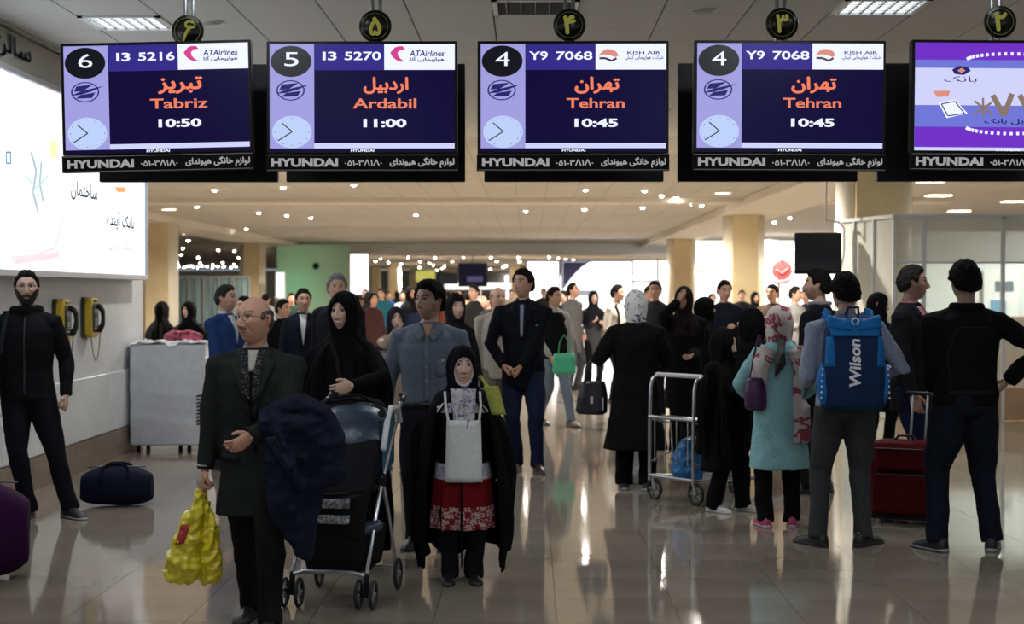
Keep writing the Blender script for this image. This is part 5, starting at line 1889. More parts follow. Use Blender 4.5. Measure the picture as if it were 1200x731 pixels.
# coat over his left forearm
oc = thing('folded_overcoat', 'dark navy overcoat draped over the old man\'s left forearm', 'coat', (OX, 7.5, 0))
g = G()
g.loft([((.17, -.27, 1.06), (.12, 0, 0), (0, .05, .01)), ((.22, -.29, 1.02), (.17, 0, 0), (0, .085, .01)), ((.27, -.27, .90), (.19, 0, 0), (0, .08, 0)), ((.28, -.25, .78), (.175, 0, 0), (0, .07, 0)), ((.26, -.24, .70), (.14, 0, 0), (0, .06, 0))], 24, 2.6)
g.limb([(.10, -.28, 1.04), (.24, -.30, 1.09), (.36, -.30, 1.04), (.415, -.30, .92), (.405, -.29, .80), (.33, -.28, .73), (.24, -.28, .74)], [.045, .055, .05, .046, .044, .046, .04], 14)
g.limb([(.14, -.34, 1.02), (.18, -.36, .90), (.23, -.35, .76), (.26, -.32, .70)], [.03, .03, .028, .02], 10)
g.loft([((.23, -.25, .80), (.15, 0, 0), (0, .05, 0)), ((.215, -.24, .65), (.13, 0, 0), (0, .05, 0)), ((.22, -.23, .52), (.10, 0, 0), (0, .042, 0)), ((.245, -.22, .42), (.06, 0, 0), (0, .035, 0)), ((.265, -.22, .36), (.03, 0, 0), (0, .025, 0))], 20, 2.5)
me = fused(g, .009, 3); wrinkle(me, .010, 17, 4, (1.6, 1, .5)); crumple(me, .012, 13, 2); crumple(me, .005, 30, 5)
make('coat', me, oc, [cloth((.014, .017, .034))]); cb = bvh_of(me)
patch(cb, [(.09, .93), (.15, .945), (.20, .76), (.225, .80)], 4, 8, off=.012, th=.01).obj('lapel', cloth((.024, .028, .048)), oc, True)

# --- woman in chador with the stroller
wc = person('woman in a black chador pushing the stroller, pale face and hand showing', at(404, 9.35), 9.35, -6, 1.585, 0, female=True,
            head=dict(skin=SKP, iris=(.01, .007, .005)), hair='none', hy=-16, hp=-2, top=BLK, hem=.5, legs=BLK,
            armL=(.13, -.38, 1.17), armR=(-.10, -.20, 1.0), elL=(.9, .1, -.3), handL='relaxed', handR=None, thumbL=(-.3, -.2, 1))
chador(wc, cloth((.005, .005, .006), bump=.2), wide=.27, deep=.25, sh=.25, face=(.056, .078, -.020), bumps=((28, 1.0, .05, 30, .12),), nth=128, folds=.010)
G().limb([wc.up(Vector((-.05, -.17, 1.33))), Vector((0, -.215, 1.2)), Vector((.03, -.25, 1.08))], .012, 8).obj('chador_edge', cloth((.014, .014, .015)), wc.root, True)

# --- man in the grey shirt
gm = person('man with dark hair and stubble in a blue-grey button shirt behind the girl', at(503, 9.85), 9.85, -4, 1.66, 0, bulk=1.12,
            head=dict(skin=(.44, .265, .19), stubble=.45, hairvol=1.5, iris=(.01, .008, .006)), hy=-30, hp=0, top=(.135, .160, .20), hem=.95, top_name='shirt', legs=(.018, .020, .028),
            armR=(-.30, -.02, .86), armL=(.31, -.0, .85), loose=1.02)
gk = gm.k
patch(gm.bvh, [(-.042 * gk, 1.475 * gk), (.042 * gk, 1.475 * gk), (-.006, 1.385 * gk), (.006, 1.385 * gk)], 5, 6, off=.004).obj('neckline', vcol_mat('skin2') if False else mat('skin_plain', (.44, .265, .19), .55), gm.root, True)
shm = cloth((.15, .175, .215))
patch(gm.bvh, [(-.017, 1.39 * gk), (.017, 1.39 * gk), (-.017, .97 * gk), (.017, .97 * gk)], 3, 20, off=.006).obj('button_placket', shm, gm.root, True)
for i in range(5):
    p_ = proj(gm.bvh, 0, (1.36 - .085 * i) * gk, -1, .01)
    G().cyl((p_[0], p_[1] + .004, p_[2]), (p_[0], p_[1] - .002, p_[2]), .006, 10).obj('button', mat('button_grey', (.3, .32, .35), .3), gm.root, True)
for s in (1, -1):
    patch(gm.bvh, [(s * .012, 1.40 * gk), (s * .055, 1.49 * gk), (s * .045, 1.355 * gk), (s * .095, 1.43 * gk)], 5, 6, off=.018, th=.008).obj('collar', shm, gm.root, True)
patch(gm.bvh, [(.06, 1.25 * gk), (.15, 1.25 * gk), (.062, 1.13 * gk), (.148, 1.13 * gk)], 5, 5, off=.006).obj('chest_pocket', shm, gm.root, True)
p_ = proj(gm.bvh, .10, 1.235 * gk, -1, .009); G().ball(p_, (.007, .003, .007)).obj('pocket_button', mat('button_white', (.7, .7, .7), .3), gm.root, True)
g = G(); g.loft([((0, 0, .965 * gk), (.172 * 1.12 * gk, 0, 0), (0, .124 * 1.12 * gk, 0)), ((0, 0, .93 * gk), (.172 * 1.12 * gk, 0, 0), (0, .124 * 1.12 * gk, 0))], 32); g.obj('belt', mat('belt', (.01, .01, .01), .35), gm.root, True)

# --- the girl in the open chador
GX = at(542, 8.7)
gl_ = person('girl in an open black chador with white patterned scarf and red skirt', GX, 8.7, 2, 1.285, 0, female=True, bulk=1.02,
             head=dict(skin=(.56, .36, .27), scale=1.04, iris=(.01, .007, .005)), hair='none', hy=6, hp=2, top=(.012, .013, .017), hem=.60, legs=(.010, .010, .013), legw=1.15,
             armL=(.29, -.05, .89), armR=(-.27, -.06, .93), handL='relaxed', handR=None, footL=(.085, -.03, 8), footR=(-.095, -.05, -4), shoe=(.012, .012, .012))
k = gl_.k
# skirt: white and purple print on top, red below with a printed band
def skirt_cols(V, T, Z):
    C = np.zeros((len(V), 3))
    C[:] = (.15, .006, .010)
    up_ = Z > .575
    n1 = np.sin(V[:, 0] * 150 + 2 * np.sin(Z * 120)) * np.sin(Z * 170 + V[:, 0] * 90) > .1
    C[up_] = np.where(n1[up_][:, None], (.30, .24, .42), (.50, .48, .50))
    lo = Z < .425
    n2 = np.sin(V[:, 0] * 190 + 3 * np.sin(Z * 90)) * np.sin(Z * 230 + 2 * np.sin(V[:, 0] * 110)) > .12
    C[lo] = np.where(n2[lo][:, None], (.50, .38, .36), (.19, .010, .014))
    return C


def tube_cloth(name, root, zs, cx, cy, rx, ry, nth=96, dz=.008, fold=.01, nf=9, colfn=None, m=None, seed=0):
    Z = np.arange(zs[0], zs[-1], -dz); T = np.linspace(0, 2 * math.pi, nth, endpoint=False)
    TT, ZZ = np.meshgrid(T, Z)
    a = np.interp(-ZZ, [-z for z in zs], rx); b = np.interp(-ZZ, [-z for z in zs], ry)
    w = (zs[0] - ZZ) / (zs[0] - zs[-1])
    f = 1 + fold * w / .15 * (np.sin(nf * TT + seed + 2 * ZZ) + .5 * np.sin((2 * nf + 1) * TT + 3 * ZZ))
    V = np.stack([cx + np.sin(TT) * a * f, cy - np.cos(TT) * b * f, ZZ], -1)
    nv, nu = ZZ.shape; g = G()
    Fc = [(j * nu + i, (j + 1) * nu + i, (j + 1) * nu + (i + 1) % nu, j * nu + (i + 1) % nu) for j in range(nv - 1) for i in range(nu)]
    V = V.reshape(-1, 3); g.add(V.tolist(), Fc); me = g.mesh()
    o = make(name, me, root, [m])
    if colfn:
        ca = me.color_attributes.new('col', 'FLOAT_COLOR', 'POINT'); C = colfn(V, TT.reshape(-1), ZZ.reshape(-1))
        ca.data.foreach_set('color', np.concatenate([C, np.ones((len(C), 1))], 1).reshape(-1))
    so = o.modifiers.new('solid', 'SOLIDIFY'); so.thickness = .004
    return o


vc = vcol_mat('printed_cloth', .85, .2, 60, .1)
tube_cloth('skirt', gl_.root, [.66, .56, .44, .30], 0, -.015, [.15, .16, .165, .17], [.135, .15, .155, .16], colfn=skirt_cols, m=vc, fold=.012, dz=.0055, nth=160)
wp = cloth((.68, .70, .67), var=.05)


def slab(root, name, x0, x1, z0, z1, y, th, m, tilt=0.0, nx=8, nz=12, amp=.004, taper=0, seed=0):
    rows = []
    for j in range(nz):
        v = j / (nz - 1); row = []
        for i in range(nx):
            u = i / (nx - 1)
            x = x0 + (x1 - x0) * u; x = x + (x - (x0 + x1) / 2) * taper * v
            z = z1 + (z0 - z1) * v
            row.append((x, y + tilt * v + amp * math.sin(i * 1.9 + j * .8 + seed) - .02 * (1 - (2 * u - 1) ** 2), z))
        rows.append(row)
    o = G().sheet(rows, (0, th, 0)).obj(name, m, root, True)
    return o


satch = thing('white_satchel', 'flat white cloth bag hanging at the girl\'s chest', 'bag', (GX, 8.7, 0), math.radians(2))
slab(satch, 'body', -.085, .10, .565, .90, -.165, .02, wp, taper=.10)
G().limb([(-.075, -.165, .89), (-.09, -.16, .98), (-.095, -.13, 1.05)], .007, 8, flat=.6).obj('strap', wp, satch, True)
G().limb([(.09, -.165, .89), (.10, -.16, .98), (.095, -.13, 1.05)], .007, 8, flat=.6).obj('strap', wp, satch, True)
# patterned scarf around her face and down her front
sp = pat_mat('white_print_scarf', (.60, .58, .60), (.22, .16, .34), 34, .56, c=(.58, .52, .56), dist=1.0)
hz = gl_.hc.z
hij(gl_, sp, 'inner_scarf', th=.010, drop=.03, face=(.050, .074, -.022), folds=.005, nf=9, solid=.004)
slab(gl_.root, 'scarf_tail', -.065, .045, .80, 1.07, -.150, .018, sp, taper=-.5, amp=.008, seed=2)
slab(gl_.root, 'scarf_tail', .0, .075, .86, 1.07, -.172, .016, sp, taper=-.3, amp=.009, seed=5, tilt=.01)
# chador, open in front
z = hz
keys = [(z - .13 * gl_.kh, .085, .095, 0, .02), (z - .19, .130, .115, 0, .02), (z - .25, .19, .125, 0, .02), (.85, .235, .16, 0, .02), (.60, .275, .19, 0, .02), (.35, .275, .20, 0, .02), (.07, .235, .18, 0, .02)]


def opening(zz):
    if zz > z - .115: return 0
    return float(np.interp(zz, [.05, .25, .5, .9, z - .2, z - .12], [1.25, 1.05, .95, .80, .72, .30]))


headcover(gl_, 'chador', cloth((.005, .005, .006), bump=.2), th=.024, face=(.062, .086, -.024), keys=keys, nth=140, folds=.010, nf=6, open_front=opening, hem_wave=.05, seed=1, backtail=-.10)
g = G()
for s in (1, -1):
    g = G().limb([(s * .155, -.11, z - .22), (s * .19, -.125, .78), (s * .22, -.12, .55), (s * .235, -.09, .30), (s * .215, -.06, .09)], [.018, .024, .028, .030, .012], 10, flat=.6)
    g.obj('chador_edge', cloth((.006, .006, .0065)), gl_.root, True)
yb = thing('yellow_satchel', 'yellow-green satchel flap over the girl\'s shoulder', 'bag', (GX, 8.7, 0), math.radians(2))
o = slab(yb, 'flap', .115, .195, .93, 1.085, -.155, .02, cloth((.36, .38, .08)), amp=.003)
co = get_co(o.data); co[:, 0] += (1.085 - co[:, 2]) * .28; set_co(o.data, co)
G().limb([(.135, -.13, 1.08), (.10, -.06, 1.13), (.06, .0, 1.12)], .010, 8, flat=.5).obj('strap', cloth((.36, .38, .08)), yb, True)

# --- middle distance group, left of the aisle
bz_ = person('young man in a black blazer, navy shirt and jeans, hands clasped', at(613, 14), 14, -5, 1.79, 0, bulk=1.1, head=dict(skin=SK, hairvol=1.3), hy=-28, hp=3,
             top=(.008, .009, .014), hem=.72, legs=(.014, .020, .048), shoe=(.055, .018, .022), sole=(.1, .08, .08), armR=(-.15, -.20, .93), armL=(.0, -.22, .92), handR='grip', handL='grip', elL=(1, .4, 0), elR=(-1, .4, 0), footL=(.13, -.06, 14), footR=(-.06, .04, -10), top_name='blazer')
front_shirt(bz_, (.012, .014, .05), depth=.30, w=.055, lapel=(.010, .011, .016), tie=(.25, .27, .32))
p_ = proj(bz_.bvh, .13, 1.30, -1, .008); G().ball(p_, (.008, .003, .008)).obj('lapel_pin', steel, bz_.root, True)
r = person('balding man in a pale beige jacket half hidden behind the black blazer', at(583, 16.2), 16.2, 12, 1.64, 1, bulk=1.1, head=dict(skin=SK2, haircol=(.3, .28, .26)), hair='bald', hy=15,
           top=(.40, .37, .32), hem=.75, legs=(.14, .13, .11))
r = person('person with checked sleeves, dark vest and light jeans behind the black blazer man', at(649, 18.8), 18.8, 30, 1.65, 1, head=dict(skin=SK), hy=20, top=(.34, .34, .33), hem=.85, top_name='checked_shirt', legs=(.16, .20, .26), shoe=(.10, .07, .05),
           footL=(.1, -.25, 0), footR=(-.08, .2, 0), liftR=.05, armR=(-.12, -.10, .88))
g = G(); g.loft([((0, 0, z_ * r.k), (a_ * 1.08 * r.k, 0, 0), (0, b_ * 1.1 * r.k, 0)) for z_, a_, b_ in ((.84, .175, .125), (1.0, .165, .12), (1.2, .175, .125), (1.36, .15, .12), (1.43, .10, .10))], 24)
me = fused(g, .016, 2); make('vest', me, r.root, [cloth(BLK)])

# left background
bs = person('man in a bright blue suit in profile behind the old man', at(263, 14.2), 14.2, 62, 1.655, 1, bulk=1.12, head=dict(skin=SK, haircol=(.03, .027, .025), stubble=.2), hy=8, top=(.022, .05, .16), hem=.70, legs=(.015, .03, .09), armR=(-.2, -.15, .85))
front_shirt(bs, (.55, .58, .62), depth=.28, lapel=(.026, .058, .18))
m1 = person('dark-suited man with open white shirt left of the tall grey-haired man', at(355, 16.4), 16.4, 8, 1.625, 1, head=dict(skin=SK), hy=12, top=(.010, .012, .022), legs=BLK)
front_shirt(m1, (.62, .64, .66), depth=.34, w=.05, lapel=(.012, .014, .026))
m2 = person('tall grey-haired man in a dark coat behind the woman in chador', at(396, 14.4), 14.4, -28, 1.755, 1, bulk=1.2, head=dict(skin=SK, haircol=(.20, .20, .20), hairvol=1.3), hy=40, top=(.012, .012, .018), hem=.5, legs=BLK)
r = person('short-haired person in black seen behind the old man\'s shoulder', at(331, 19), 19, 40, 1.50, 1, head=dict(skin=SK), hy=20, top=BLK, legs=BLK)
r = person('dark-haired person in red-trimmed black behind the old man\'s head', at(287, 18), 18, -50, 1.54, 1, head=dict(skin=SK2), top=(.02, .012, .014), legs=BLK)
r = person('person in white by the counter under the green wall', at(311, 34), 34, 160, 1.55, 2, head=dict(skin=SK), top=(.45, .45, .47), legs=BLK)
ch1 = person('woman in black chador turned away behind the white desk', at(188, 21.2), 21.2, 150, 1.45, 1, female=True, head=dict(skin=SKP), hair='none', top=BLK, hem=.5, legs=BLK, handL=None, handR=None)
chador(ch1, wide=.30, sh=.26)
ch2 = person('woman in black chador facing the hall behind the white desk', at(221, 20.0), 20.0, -15, 1.46, 1, female=True, head=dict(skin=SKP), hair='none', hy=-15, top=BLK, hem=.5, legs=BLK, handL=None, handR=None)
chador(ch2, wide=.32, sh=.28)

# bearded man by the wall
bm = person('bearded man in glasses and black jacket standing by the payphones', at(30, 11.1), 11.1, 8, 1.745, 0, bulk=1.08, head=dict(skin=(.46, .30, .22), stubble=.5, hairvol=.9), hy=8, hp=1,
            top=(.010, .010, .012), hem=.84, legs=(.009, .010, .014), legw=1.05, armR=(-.21, -.14, .84), armL=(.27, -.03, .87), handR='relaxed', handL='grip', footL=(.29, -.03, 38), footR=(.0, -.02, -12), sole=(.35, .35, .36), beard='full', sway=-1)
glasses(bm, (.02, .02, .02), .020)
g = G(); c_ = bm.up(Vector((0, .03, 1.47 * bm.k)))
g.ring((c_.x, c_.y + .005, c_.z), .088, .034, 'Z', 28, 10, 1.0); me = fused(g, .011, 2); wrinkle(me, .006, 30, 1); make('hood', me, bm.root, [cloth((.009, .009, .010))])
ribbon(bm.bvh, [(-.135, 1.46), (-.15, 1.3), (-.17, 1.15)], .035, off=.008).obj('strap', cloth((.03, .035, .045)), bm.root, True)
ribbon(bm.bvh, [(0, 1.42), (0, 1.2), (.0, .88)], .010, off=.006, n=20).obj('zip', mat('zip_black2', (.03, .03, .03), .4), bm.root, True)

# hijab girl with hand at mouth, woman behind the girl
r = person('young woman in beige coat with her hand at her mouth', at(463, 14.3), 14.3, 20, 1.45, 1, female=True, head=dict(skin=SKP), hair='none', hy=-5, top=(.36, .28, .22), hem=.5, legs=BLK, armR=(-.03, -.17, 1.50), elR=(-1, -.3, -1), handR='grip')
hij(r, cloth((.02, .02, .03)), drop=.05, face=(.052, .082, -.02))
r = person('woman in dark headscarf looking right behind the grey shirt man', at(533, 13.6), 13.6, 15, 1.58, 1, female=True, head=dict(skin=SKP), hair='fringe', hy=12, top=(.014, .012, .014), hem=.5, legs=BLK)
hij(r, cloth((.016, .012, .012)), face=(.056, .09, -.012), drop=.16)
r = person('person with an orange-brown scarf behind the grey shirt man\'s ear', at(513, 19.5), 19.5, 0, 1.53, 2, female=True, head=dict(skin=SK), hair='none', top=(.08, .03, .02), hem=.5, legs=BLK)
hij(r, cloth((.30, .09, .05)), face=(.052, .082, -.02))

# --- right group
rw = person('woman in a long black coat and white patterned headscarf, back turned', at(745, 12.7), 12.7, 172, 1.60, 0, female=True, bulk=1.28, head=dict(skin=SKP), hair='none', hy=-8,
            top=(.006, .006, .0065), hem=.36, flare=.07, legs=(.005, .005, .006), legw=1.35, armL=(.27, -.16, 1.20), armR=(-.2, -.30, 1.05), elL=(.5, .5, -.8), shoe=(.02, .02, .02), sole=(.3, .3, .3), handL='grip', thumbL=(0, -1, 0))
hij(rw, pat_mat('white_black_scarf', (.72, .72, .69), (.04, .04, .04), 17, .58, c=(.62, .62, .60), dist=1.5), th=.018, face=(.052, .08, -.02), short=True, folds=.008, nf=6)
r = person('dark-haired man glimpsed between the white headscarf and the woman with raised hand', at(768, 20), 20, -30, 1.73, 1, head=dict(skin=SK), hy=20, top=(.03, .03, .035), legs=BLK)
r = person('woman in black raising her hand to her face', at(801, 15.2), 15.2, 8, 1.64, 1, female=True, bulk=1.2, head=dict(skin=SK2), hair='none', hy=-35, hp=-8, top=BLK, hem=.5, legs=BLK, armR=(-.10, -.16, 1.60), elR=(-1, -.3, -1), armL=(.0, -.28, 1.05), handR='relaxed', handL='relaxed')
hij(r, cloth((.020, .014, .012)), drop=.12, face=(.055, .08, -.02))
r = person('woman in a black chador turned right, behind the small woman by the trolley', at(824, 15.9), 15.9, 95, 1.53, 1, female=True, head=dict(skin=SK2), hair='none', top=BLK, hem=.5, legs=BLK, handL=None, handR=None)
chador(r, wide=.24, sh=.2)
r = person('man in a dark navy shirt looking down at his hands by the column', at(848, 19), 19, 15, 1.73, 1, bulk=1.1, head=dict(skin=SK2), hp=-8, top=(.012, .016, .028), legs=BLK, armR=(-.06, -.26, 1.16), armL=(.10, -.28, 1.18), handL='grip', handR='grip')
r = person('large woman in black chador seen from behind, left of the woman in turquoise', at(880, 12.5), 12.5, 155, 1.455, 1, female=True, bulk=1.15, head=dict(skin=SK2, scale=1.15), hair='none', top=BLK, hem=.5, legs=BLK, handL=None, handR=None, footL=(.1, 0, 5))
chador(r, wide=.22, sh=.27, deep=.22, hem=.42, folds=.012)
sw = person('small woman in black headscarf and white sneakers leaning by the trolley', at(846, 11.5), 11.5, 52, 1.32, 0, female=True, bulk=1.2, head=dict(skin=SKP, scale=1.05), hair='none', hy=10, hp=-12, lean=0, top=(.006, .006, .0065), hem=.40, flare=.06, legs=(.006, .006, .0065), legw=1.35,
            armR=(.02, -.34, 1.20), armL=(.16, -.30, 1.12), handR='grip', handL='relaxed', shoe=(.50, .48, .44), sole=(.6, .6, .58), footL=(.12, -.16, 0), footR=(-.12, .02, -5))
chador(sw, hem=.42, wide=.235, deep=.22, sh=.215, face=(.054, .080, -.02), folds=.012)
tw = person('woman in a turquoise tunic and pink-white headscarf, back turned', at(913, 10.7), 10.7, 180, 1.49, 0, female=True, bulk=1.12, head=dict(skin=SKP), hair='none', hy=-10, hp=-5,
            top=(.25, .47, .50), loose=1.14, hem=.47, flare=.045, legs=(.006, .006, .0075), legw=1.15, shoe=(.52, .06, .16), sole=(.6, .5, .52), armL=(.19, -.26, 1.02), armR=(-.20, -.26, 1.02), elL=(1, .6, -.4), elR=(-1, .6, -.4), footL=(.11, -.02, 10), footR=(-.11, -.04, -10), top_name='tunic')
pk = pat_mat('pink_print_scarf', (.62, .55, .52), (.36, .08, .12), 9, .54, c=(.60, .48, .46), dist=.6)
hij(tw, pk, th=.022, drop=.0, folds=.012, nf=6)
tk = tw.k
for pts, nm in (([(-.10, 1.43), (-.155, 1.28), (-.15, 1.05), (-.16, .80), (-.15, .68)], 'scarf_tail'), ([(.10, 1.43), (.17, 1.30), (.19, 1.12), (.19, 1.02)], 'scarf_tail')):
    ribbon(tw.bvh, [(x_ * tk, z_ * tk) for x_, z_ in pts], .13 * tk, side=1, off=.016, th=.012, n=20).obj(nm, pk, tw.root, True)
g = G().limb([tw.hc + Vector((0, .10, -.12)), Vector((.01, .17, 1.18)), Vector((.02, .165, 1.12)), Vector((.05, .155, 1.03))], [.028, .024, .040, .008], 10)
me = fused(g, .008, 1); wrinkle(me, .004, 60, 1, (1, 1, .3)); make('ponytail', me, tw.root, [mat('hair_dark_tail', (.010, .008, .008), .5, bump=.8, scale=120)])
r = person('man in a brown jacket with a camera at his chest, near the bright windows', at(905, 21.5), 21.5, -35, 1.69, 1, bulk=1.12, head=dict(skin=SK), top=(.075, .05, .035), legs=BLK, armR=(.0, -.26, 1.22), armL=(.1, -.28, 1.22), handL='grip', handR='grip')
r = person('man in a light grey jacket facing right in front of the bright windows', at(931, 24), 24, 40, 1.67, 1, head=dict(skin=SK), hy=20, top=(.28, .27, .26), legs=(.03, .03, .035), armR=(-.05, -.25, 1.15))
jm = person('man in a black jacket with grey collar, half behind the blue backpack', at(959, 12.5), 12.5, -125, 1.77, 1, bulk=1.1, head=dict(skin=SK, stubble=.4, hairvol=1.2), hy=25, top=(.010, .010, .013), legs=(.012, .012, .014), legw=1.1)
g = G(); c_ = jm.up(Vector((0, .01, 1.485 * jm.k))); g.ring(tuple(c_), .078, .018, 'Z', 24, 8); g.obj('collar', cloth((.22, .22, .22)), jm.root, True)
BPX, BPY = at(990, 9.9), 9.9
bp = person('man in a pale grey-blue shirt wearing the blue backpack, back turned', BPX, BPY, 180, 1.715, 0, bulk=1.12, head=dict(skin=SK, hairvol=1.1), hy=12, hp=-4, top=(.27, .30, .40), hem=.90, legs=(.045, .047, .048), legw=1.02, top_name='shirt',
            armL=(.20, -.22, 1.05), armR=(-.22, -.20, 1.08), elL=(.3, 1, -.6), elR=(-1, .7, -.6), footL=(.17, -.02, 32), footR=(-.12, -.02, -45), sole=(.02, .02, .02))
front_shirt(bp, (.27, .30, .40), depth=.05, w=.03)
# backpack
bk_ = thing('backpack', 'bright blue and navy backpack with white vertical lettering', 'backpack', (BPX, BPY - .035, 0))
g = G()
g.loft([((0, -.19, .87), (.17, 0, 0), (0, .05, 0)), ((0, -.20, .90), (.195, 0, 0), (0, .085, 0)), ((0, -.21, 1.05), (.20, 0, 0), (0, .10, 0)), ((0, -.205, 1.25), (.185, 0, 0), (0, .095, 0)), ((0, -.19, 1.38), (.165, 0, 0), (0, .08, 0)), ((0, -.17, 1.44), (.12, 0, 0), (0, .055, 0)), ((0, -.16, 1.46), (.06, 0, 0), (0, .03, 0))], 28, 3.2)
me = fused(g, .010, 2); navy_c = cloth((.012, .030, .085), .55); blue_c = cloth((.015, .15, .42), .5)
wrinkle(me, .003, 25, 2); make('body', me, bk_, [navy_c]); bb_ = bvh_of(me)
for s in (1, -1):
    patch(bb_, [(s * .135, 1.33), (s * .172, 1.32), (s * .125, 1.14), (s * .185, 1.14)], 5, 8, off=.006, th=.006).obj('side_strip', blue_c, bk_, True)
    g = G(); g.loft([((s * .175, -.20, .90), (.018, 0, 0), (0, .05, 0)), ((s * .185, -.205, .98), (.032, 0, 0), (0, .075, 0)), ((s * .19, -.205, 1.07), (.032, 0, 0), (0, .075, 0)), ((s * .178, -.20, 1.16), (.018, 0, 0), (0, .05, 0))], 18)
    o_ = g.obj('side_pocket', blue_c, bk_, True)
    for q_ in range(6):
        G().ball((s * (.207 - .002 * q_), -.27, .95 + .035 * q_), (.007, .005, .009), 6).obj('white_dash', mat('dash_white', (.7, .75, .8), .5), o_, True)
    ribbon(bp.bvh, [(-s * .11, 1.46), (-s * .145, 1.38), (-s * .155, 1.25), (-s * .16, 1.12)], .05, side=-1, off=.008).obj('shoulder_strap', blue_c, bp.root, True)
    G().limb([(s * .13, -.10, 1.40), (s * .13, -.04, 1.475), (s * .125, .04, 1.47)], .026, 10, flat=.4).obj('shoulder_strap', blue_c, bk_, True)
patch(bb_, [(-.165, 1.435), (.165, 1.435), (-.145, 1.325), (.145, 1.325)], 12, 8, off=.012, th=.010).obj('top_hood', blue_c, bk_, True)
for s in (1, -1):
    patch(bb_, [(s * .02, 1.42), (s * .155, 1.455), (s * .02, 1.36), (s * .165, 1.38)], 6, 5, off=.022, th=.012).obj('hood_wing', blue_c, bk_, True)
G().ring((0, -.262, 1.415), .020, .006, 'Y').obj('emblem', mat('dash_white', (.7, .75, .8), .5), bk_, True)
G().limb([(-.04, -.17, 1.455), (-.03, -.20, 1.50), (.03, -.20, 1.50), (.04, -.17, 1.455)], .009, 8).obj('grab_handle', navy_c, bk_, True)
lt = lettering('lettering', 'Wilson', (-.045, 1.02, .025, 1.31), -.3, mat('print_white', (.78, .80, .84), .5), bk_, .03, rot='up', slant=.12)
co = get_co(lt.data)
for i_ in range(len(co)):
    q_ = proj(bb_, co[i_][0], co[i_][2], -1, .005)
    if q_: co[i_][1] = q_[1]
set_co(lt.data, co)

r = person('woman in a black headscarf between the backpack and the pink shirt man', at(1027, 15), 15, 20, 1.58, 1, female=True, head=dict(skin=SKP), hair='none', hy=60, hp=-15, top=BLK, hem=.5, legs=BLK)
hij(r, cloth((.010, .010, .012)), drop=.14)
pm_ = person('man in a dark blazer and pink shirt in profile, holding the suitcase', at(1066, 11.45), 11.45, 58, 1.785, 0, bulk=1.1, head=dict(skin=(.42, .25, .18), haircol=(.025, .022, .02), stubble=.3), hy=22, hp=0, top=(.010, .011, .018), hem=.72, legs=(.012, .018, .042), armL=(.18, -.22, .93), armR=(-.24, -.10, .85), handL='grip', top_name='blazer')
front_shirt(pm_, (.62, .26, .30), depth=.30, w=.065, lapel=(.012, .013, .021))
bj = person('man in black jacket and dark jeans with hand on hip, rightmost, back turned', at(1130, 9.75), 9.75, 184, 1.785, 0, bulk=1.15, head=dict(skin=(.30, .18, .13), haircol=(.010, .009, .008), hairvol=1.3), hy=4, hp=-2, top=(.006, .006, .0065), hem=.88, legs=(.010, .012, .020), legw=1.12,
            armR=(-.27, -.0, 1.03), elR=(-1, .5, .2), armL=(.12, -.26, .98), elL=(.25, 1, -.5), handR='relaxed', footL=(.17, -.0, 22), footR=(-.165, -.0, -24), sole=(.30, .30, .31))
g = G(); c_ = bj.up(Vector((0, .015, 1.475 * bj.k))); g.ring(tuple(c_), .085, .026, 'Z', 24, 8); me = fused(g, .010, 2); wrinkle(me, .004, 30, 2); make('collar', me, bj.root, [cloth((.006, .006, .0065))])
ribbon(bj.bvh, [(-.10, 1.38), (.10, 1.38), (.15, 1.2), (.12, 1.0)], .008, side=1, off=.004).obj('seam', cloth((.018, .018, .019)), bj.root, True)
ribbon(bj.bvh, [(-.14, .98), (.14, .98)], .03, side=1, off=.006).obj('waistband', cloth((.014, .014, .015)), bj.root, True)

# --- further back, right of the aisle
r = person('man in a grey suit looking up to the right in the aisle', at(671, 25.7), 25.7, 55, 1.73, 1, bulk=1.1, head=dict(skin=SK, stubble=.3), hy=10, hp=15, top=(.10, .095, .095), hem=.6, legs=(.045, .045, .05), armL=(.15, -.1, .9))
r = person('woman in black headscarf and grey jacket beside the man in grey suit', at(695, 26), 26, 15, 1.60, 1, female=True, head=dict(skin=SKP), hair='none', top=(.05, .05, .055), hem=.5, legs=BLK, armR=(-.05, -.2, 1.2), armL=(.1, -.22, 1.15))
hij(r, drop=.2)
r = person('man in a white shirt with dark straps facing right', at(723, 22.5), 22.5, 48, 1.69, 1, head=dict(skin=SK), hy=15, top=(.48, .44, .40), hem=.9, legs=BLK, top_name='shirt', armR=(-.1, -.2, 1.1))
for s in (1, -1): ribbon(r.bvh, [(s * .09, 1.42), (s * .10, 1.2), (s * .09, .95)], .03, off=.012).obj('strap', cloth(BLK), r.root, True)
r = person('small dark-haired figure between the columns', at(834, 33), 33, 20, 1.55, 2, head=dict(skin=SK), top=BLK, legs=BLK)

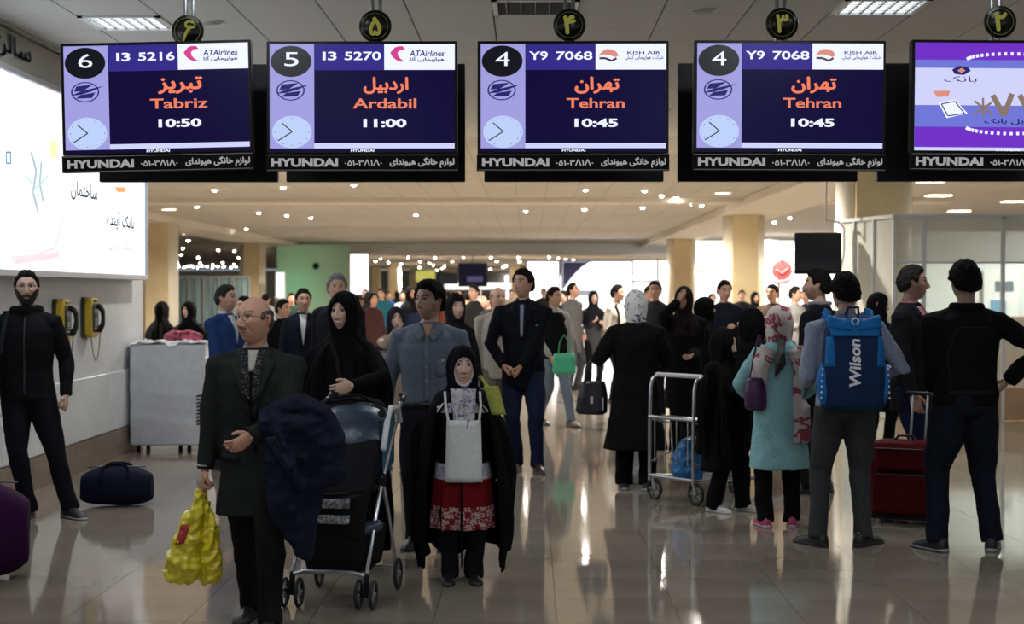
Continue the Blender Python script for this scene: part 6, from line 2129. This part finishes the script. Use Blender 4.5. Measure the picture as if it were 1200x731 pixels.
# --- far crowd
CROWD = [
    (341, 30, 'yaw', 'dark green-clad person left of the lit panel', 's', (.02, .04, .03)),
    (428, 40, 0, 'small figure in brown left of the far pale columns', 's', (.10, .05, .03)),
    (437, 27, 30, 'dark-red haired figure at the left of the far crowd', 'l', (.05, .02, .02)),
    (447, 34, -20, 'figure in teal jacket in the far crowd', 's', (.02, .12, .16)),
    (455, 45, 10, 'figure in blue jacket in the far crowd', 's', (.02, .08, .25)),
    (431, 31, 180, 'woman in black scarf at the far left of the crowd', 'h', BLK),
    (472, 38, 0, 'figure in white top behind the beige coat woman', 's', (.45, .45, .46)),
    (480, 29, 40, 'woman in navy scarf behind the grey shirt man\'s left shoulder', 'h', (.015, .02, .05)),
    (508, 33, -30, 'figure in olive jacket right of the grey shirt man\'s head', 's', (.08, .08, .03)),
    (519, 42, 180, 'figure in dark grey jacket under the hanging dark screen', 's', (.04, .04, .045)),
    (548, 30, 180, 'person in a bright yellow vest in the far crowd', 's', (.55, .42, .02)),
    (556, 26, -40, 'figure in black jacket right of the yellow vest', 's', (.02, .02, .022)),
    (561, 48, 0, 'woman in white scarf in the far crowd', 'w', (.3, .28, .27)),
    (569, 34, 160, 'woman in brown scarf in the far crowd', 'b', (.08, .05, .03)),
    (577, 40, 20, 'figure in slate blue coat in the far crowd', 's', (.05, .07, .11)),
    (571, 24, -60, 'figure in charcoal jacket left of the beige jacket man', 's', (.03, .03, .034)),
    (538, 50, 0, 'figure in pale grey in the deep crowd', 's', (.25, .25, .25)),
    (526, 55, 180, 'figure in dark brown in the deep crowd', 's', (.05, .03, .02)),
    (497, 52, 0, 'figure in maroon in the deep crowd', 's', (.12, .02, .03)),
    (465, 56, 180, 'woman in black in the deep crowd', 'h', BLK),
    (637, 44, 0, 'figure in dark coat right of the blazer man\'s head', 's', (.03, .03, .03)),
    (661, 30, -50, 'dark-jacketed man left of the man in grey suit', 's', (.015, .015, .018)),
    (760, 28, 30, 'figure in tan jacket behind the white headscarf', 's', (.22, .16, .10)),
    (869, 36, 0, 'far figure in dark jacket right of the column', 's', (.02, .02, .025)),
    (884, 31, 20, 'far woman in black scarf near the bright windows', 'h', BLK),
    (944, 27, -30, 'far figure in dark blue near the hanging television', 's', (.02, .03, .06)),
    (413, 33, 0, 'figure in dark jacket beside the lit white panel', 's', (.02, .02, .02)),
    (600, 50, 0, 'figure in beige in the deep crowd', 's', (.3, .25, .2)),
]
for i, (px, Y, yaw, lb, kind, c) in enumerate(CROWD):
    if yaw == 'yaw': yaw = 20
    Hh = {31: 1.58}.get(Y, 1.56 + .012 * ((i * 7) % 13))
    fem = kind in 'hwbl'
    rr = person(lb, at(px, Y), Y, yaw, Hh, 2, female=fem, head=dict(skin=SK2 if i % 2 else SK), hair={'l': 'long'}.get(kind, 'none' if kind in 'hwb' else 'short'), top=c, hem=.5 if fem else .78, legs=(.02, .02, .025) if i % 3 else (.03, .04, .07),
                footL=(.1, -.08, 5), footR=(-.1, .08, -5))
    if kind in 'hwb':
        hij(rr, cloth({'h': BLK, 'w': (.5, .48, .46), 'b': (.12, .07, .04)}[kind]), drop=.1, nth=40)

bpy.data.scenes.remove(TMP)
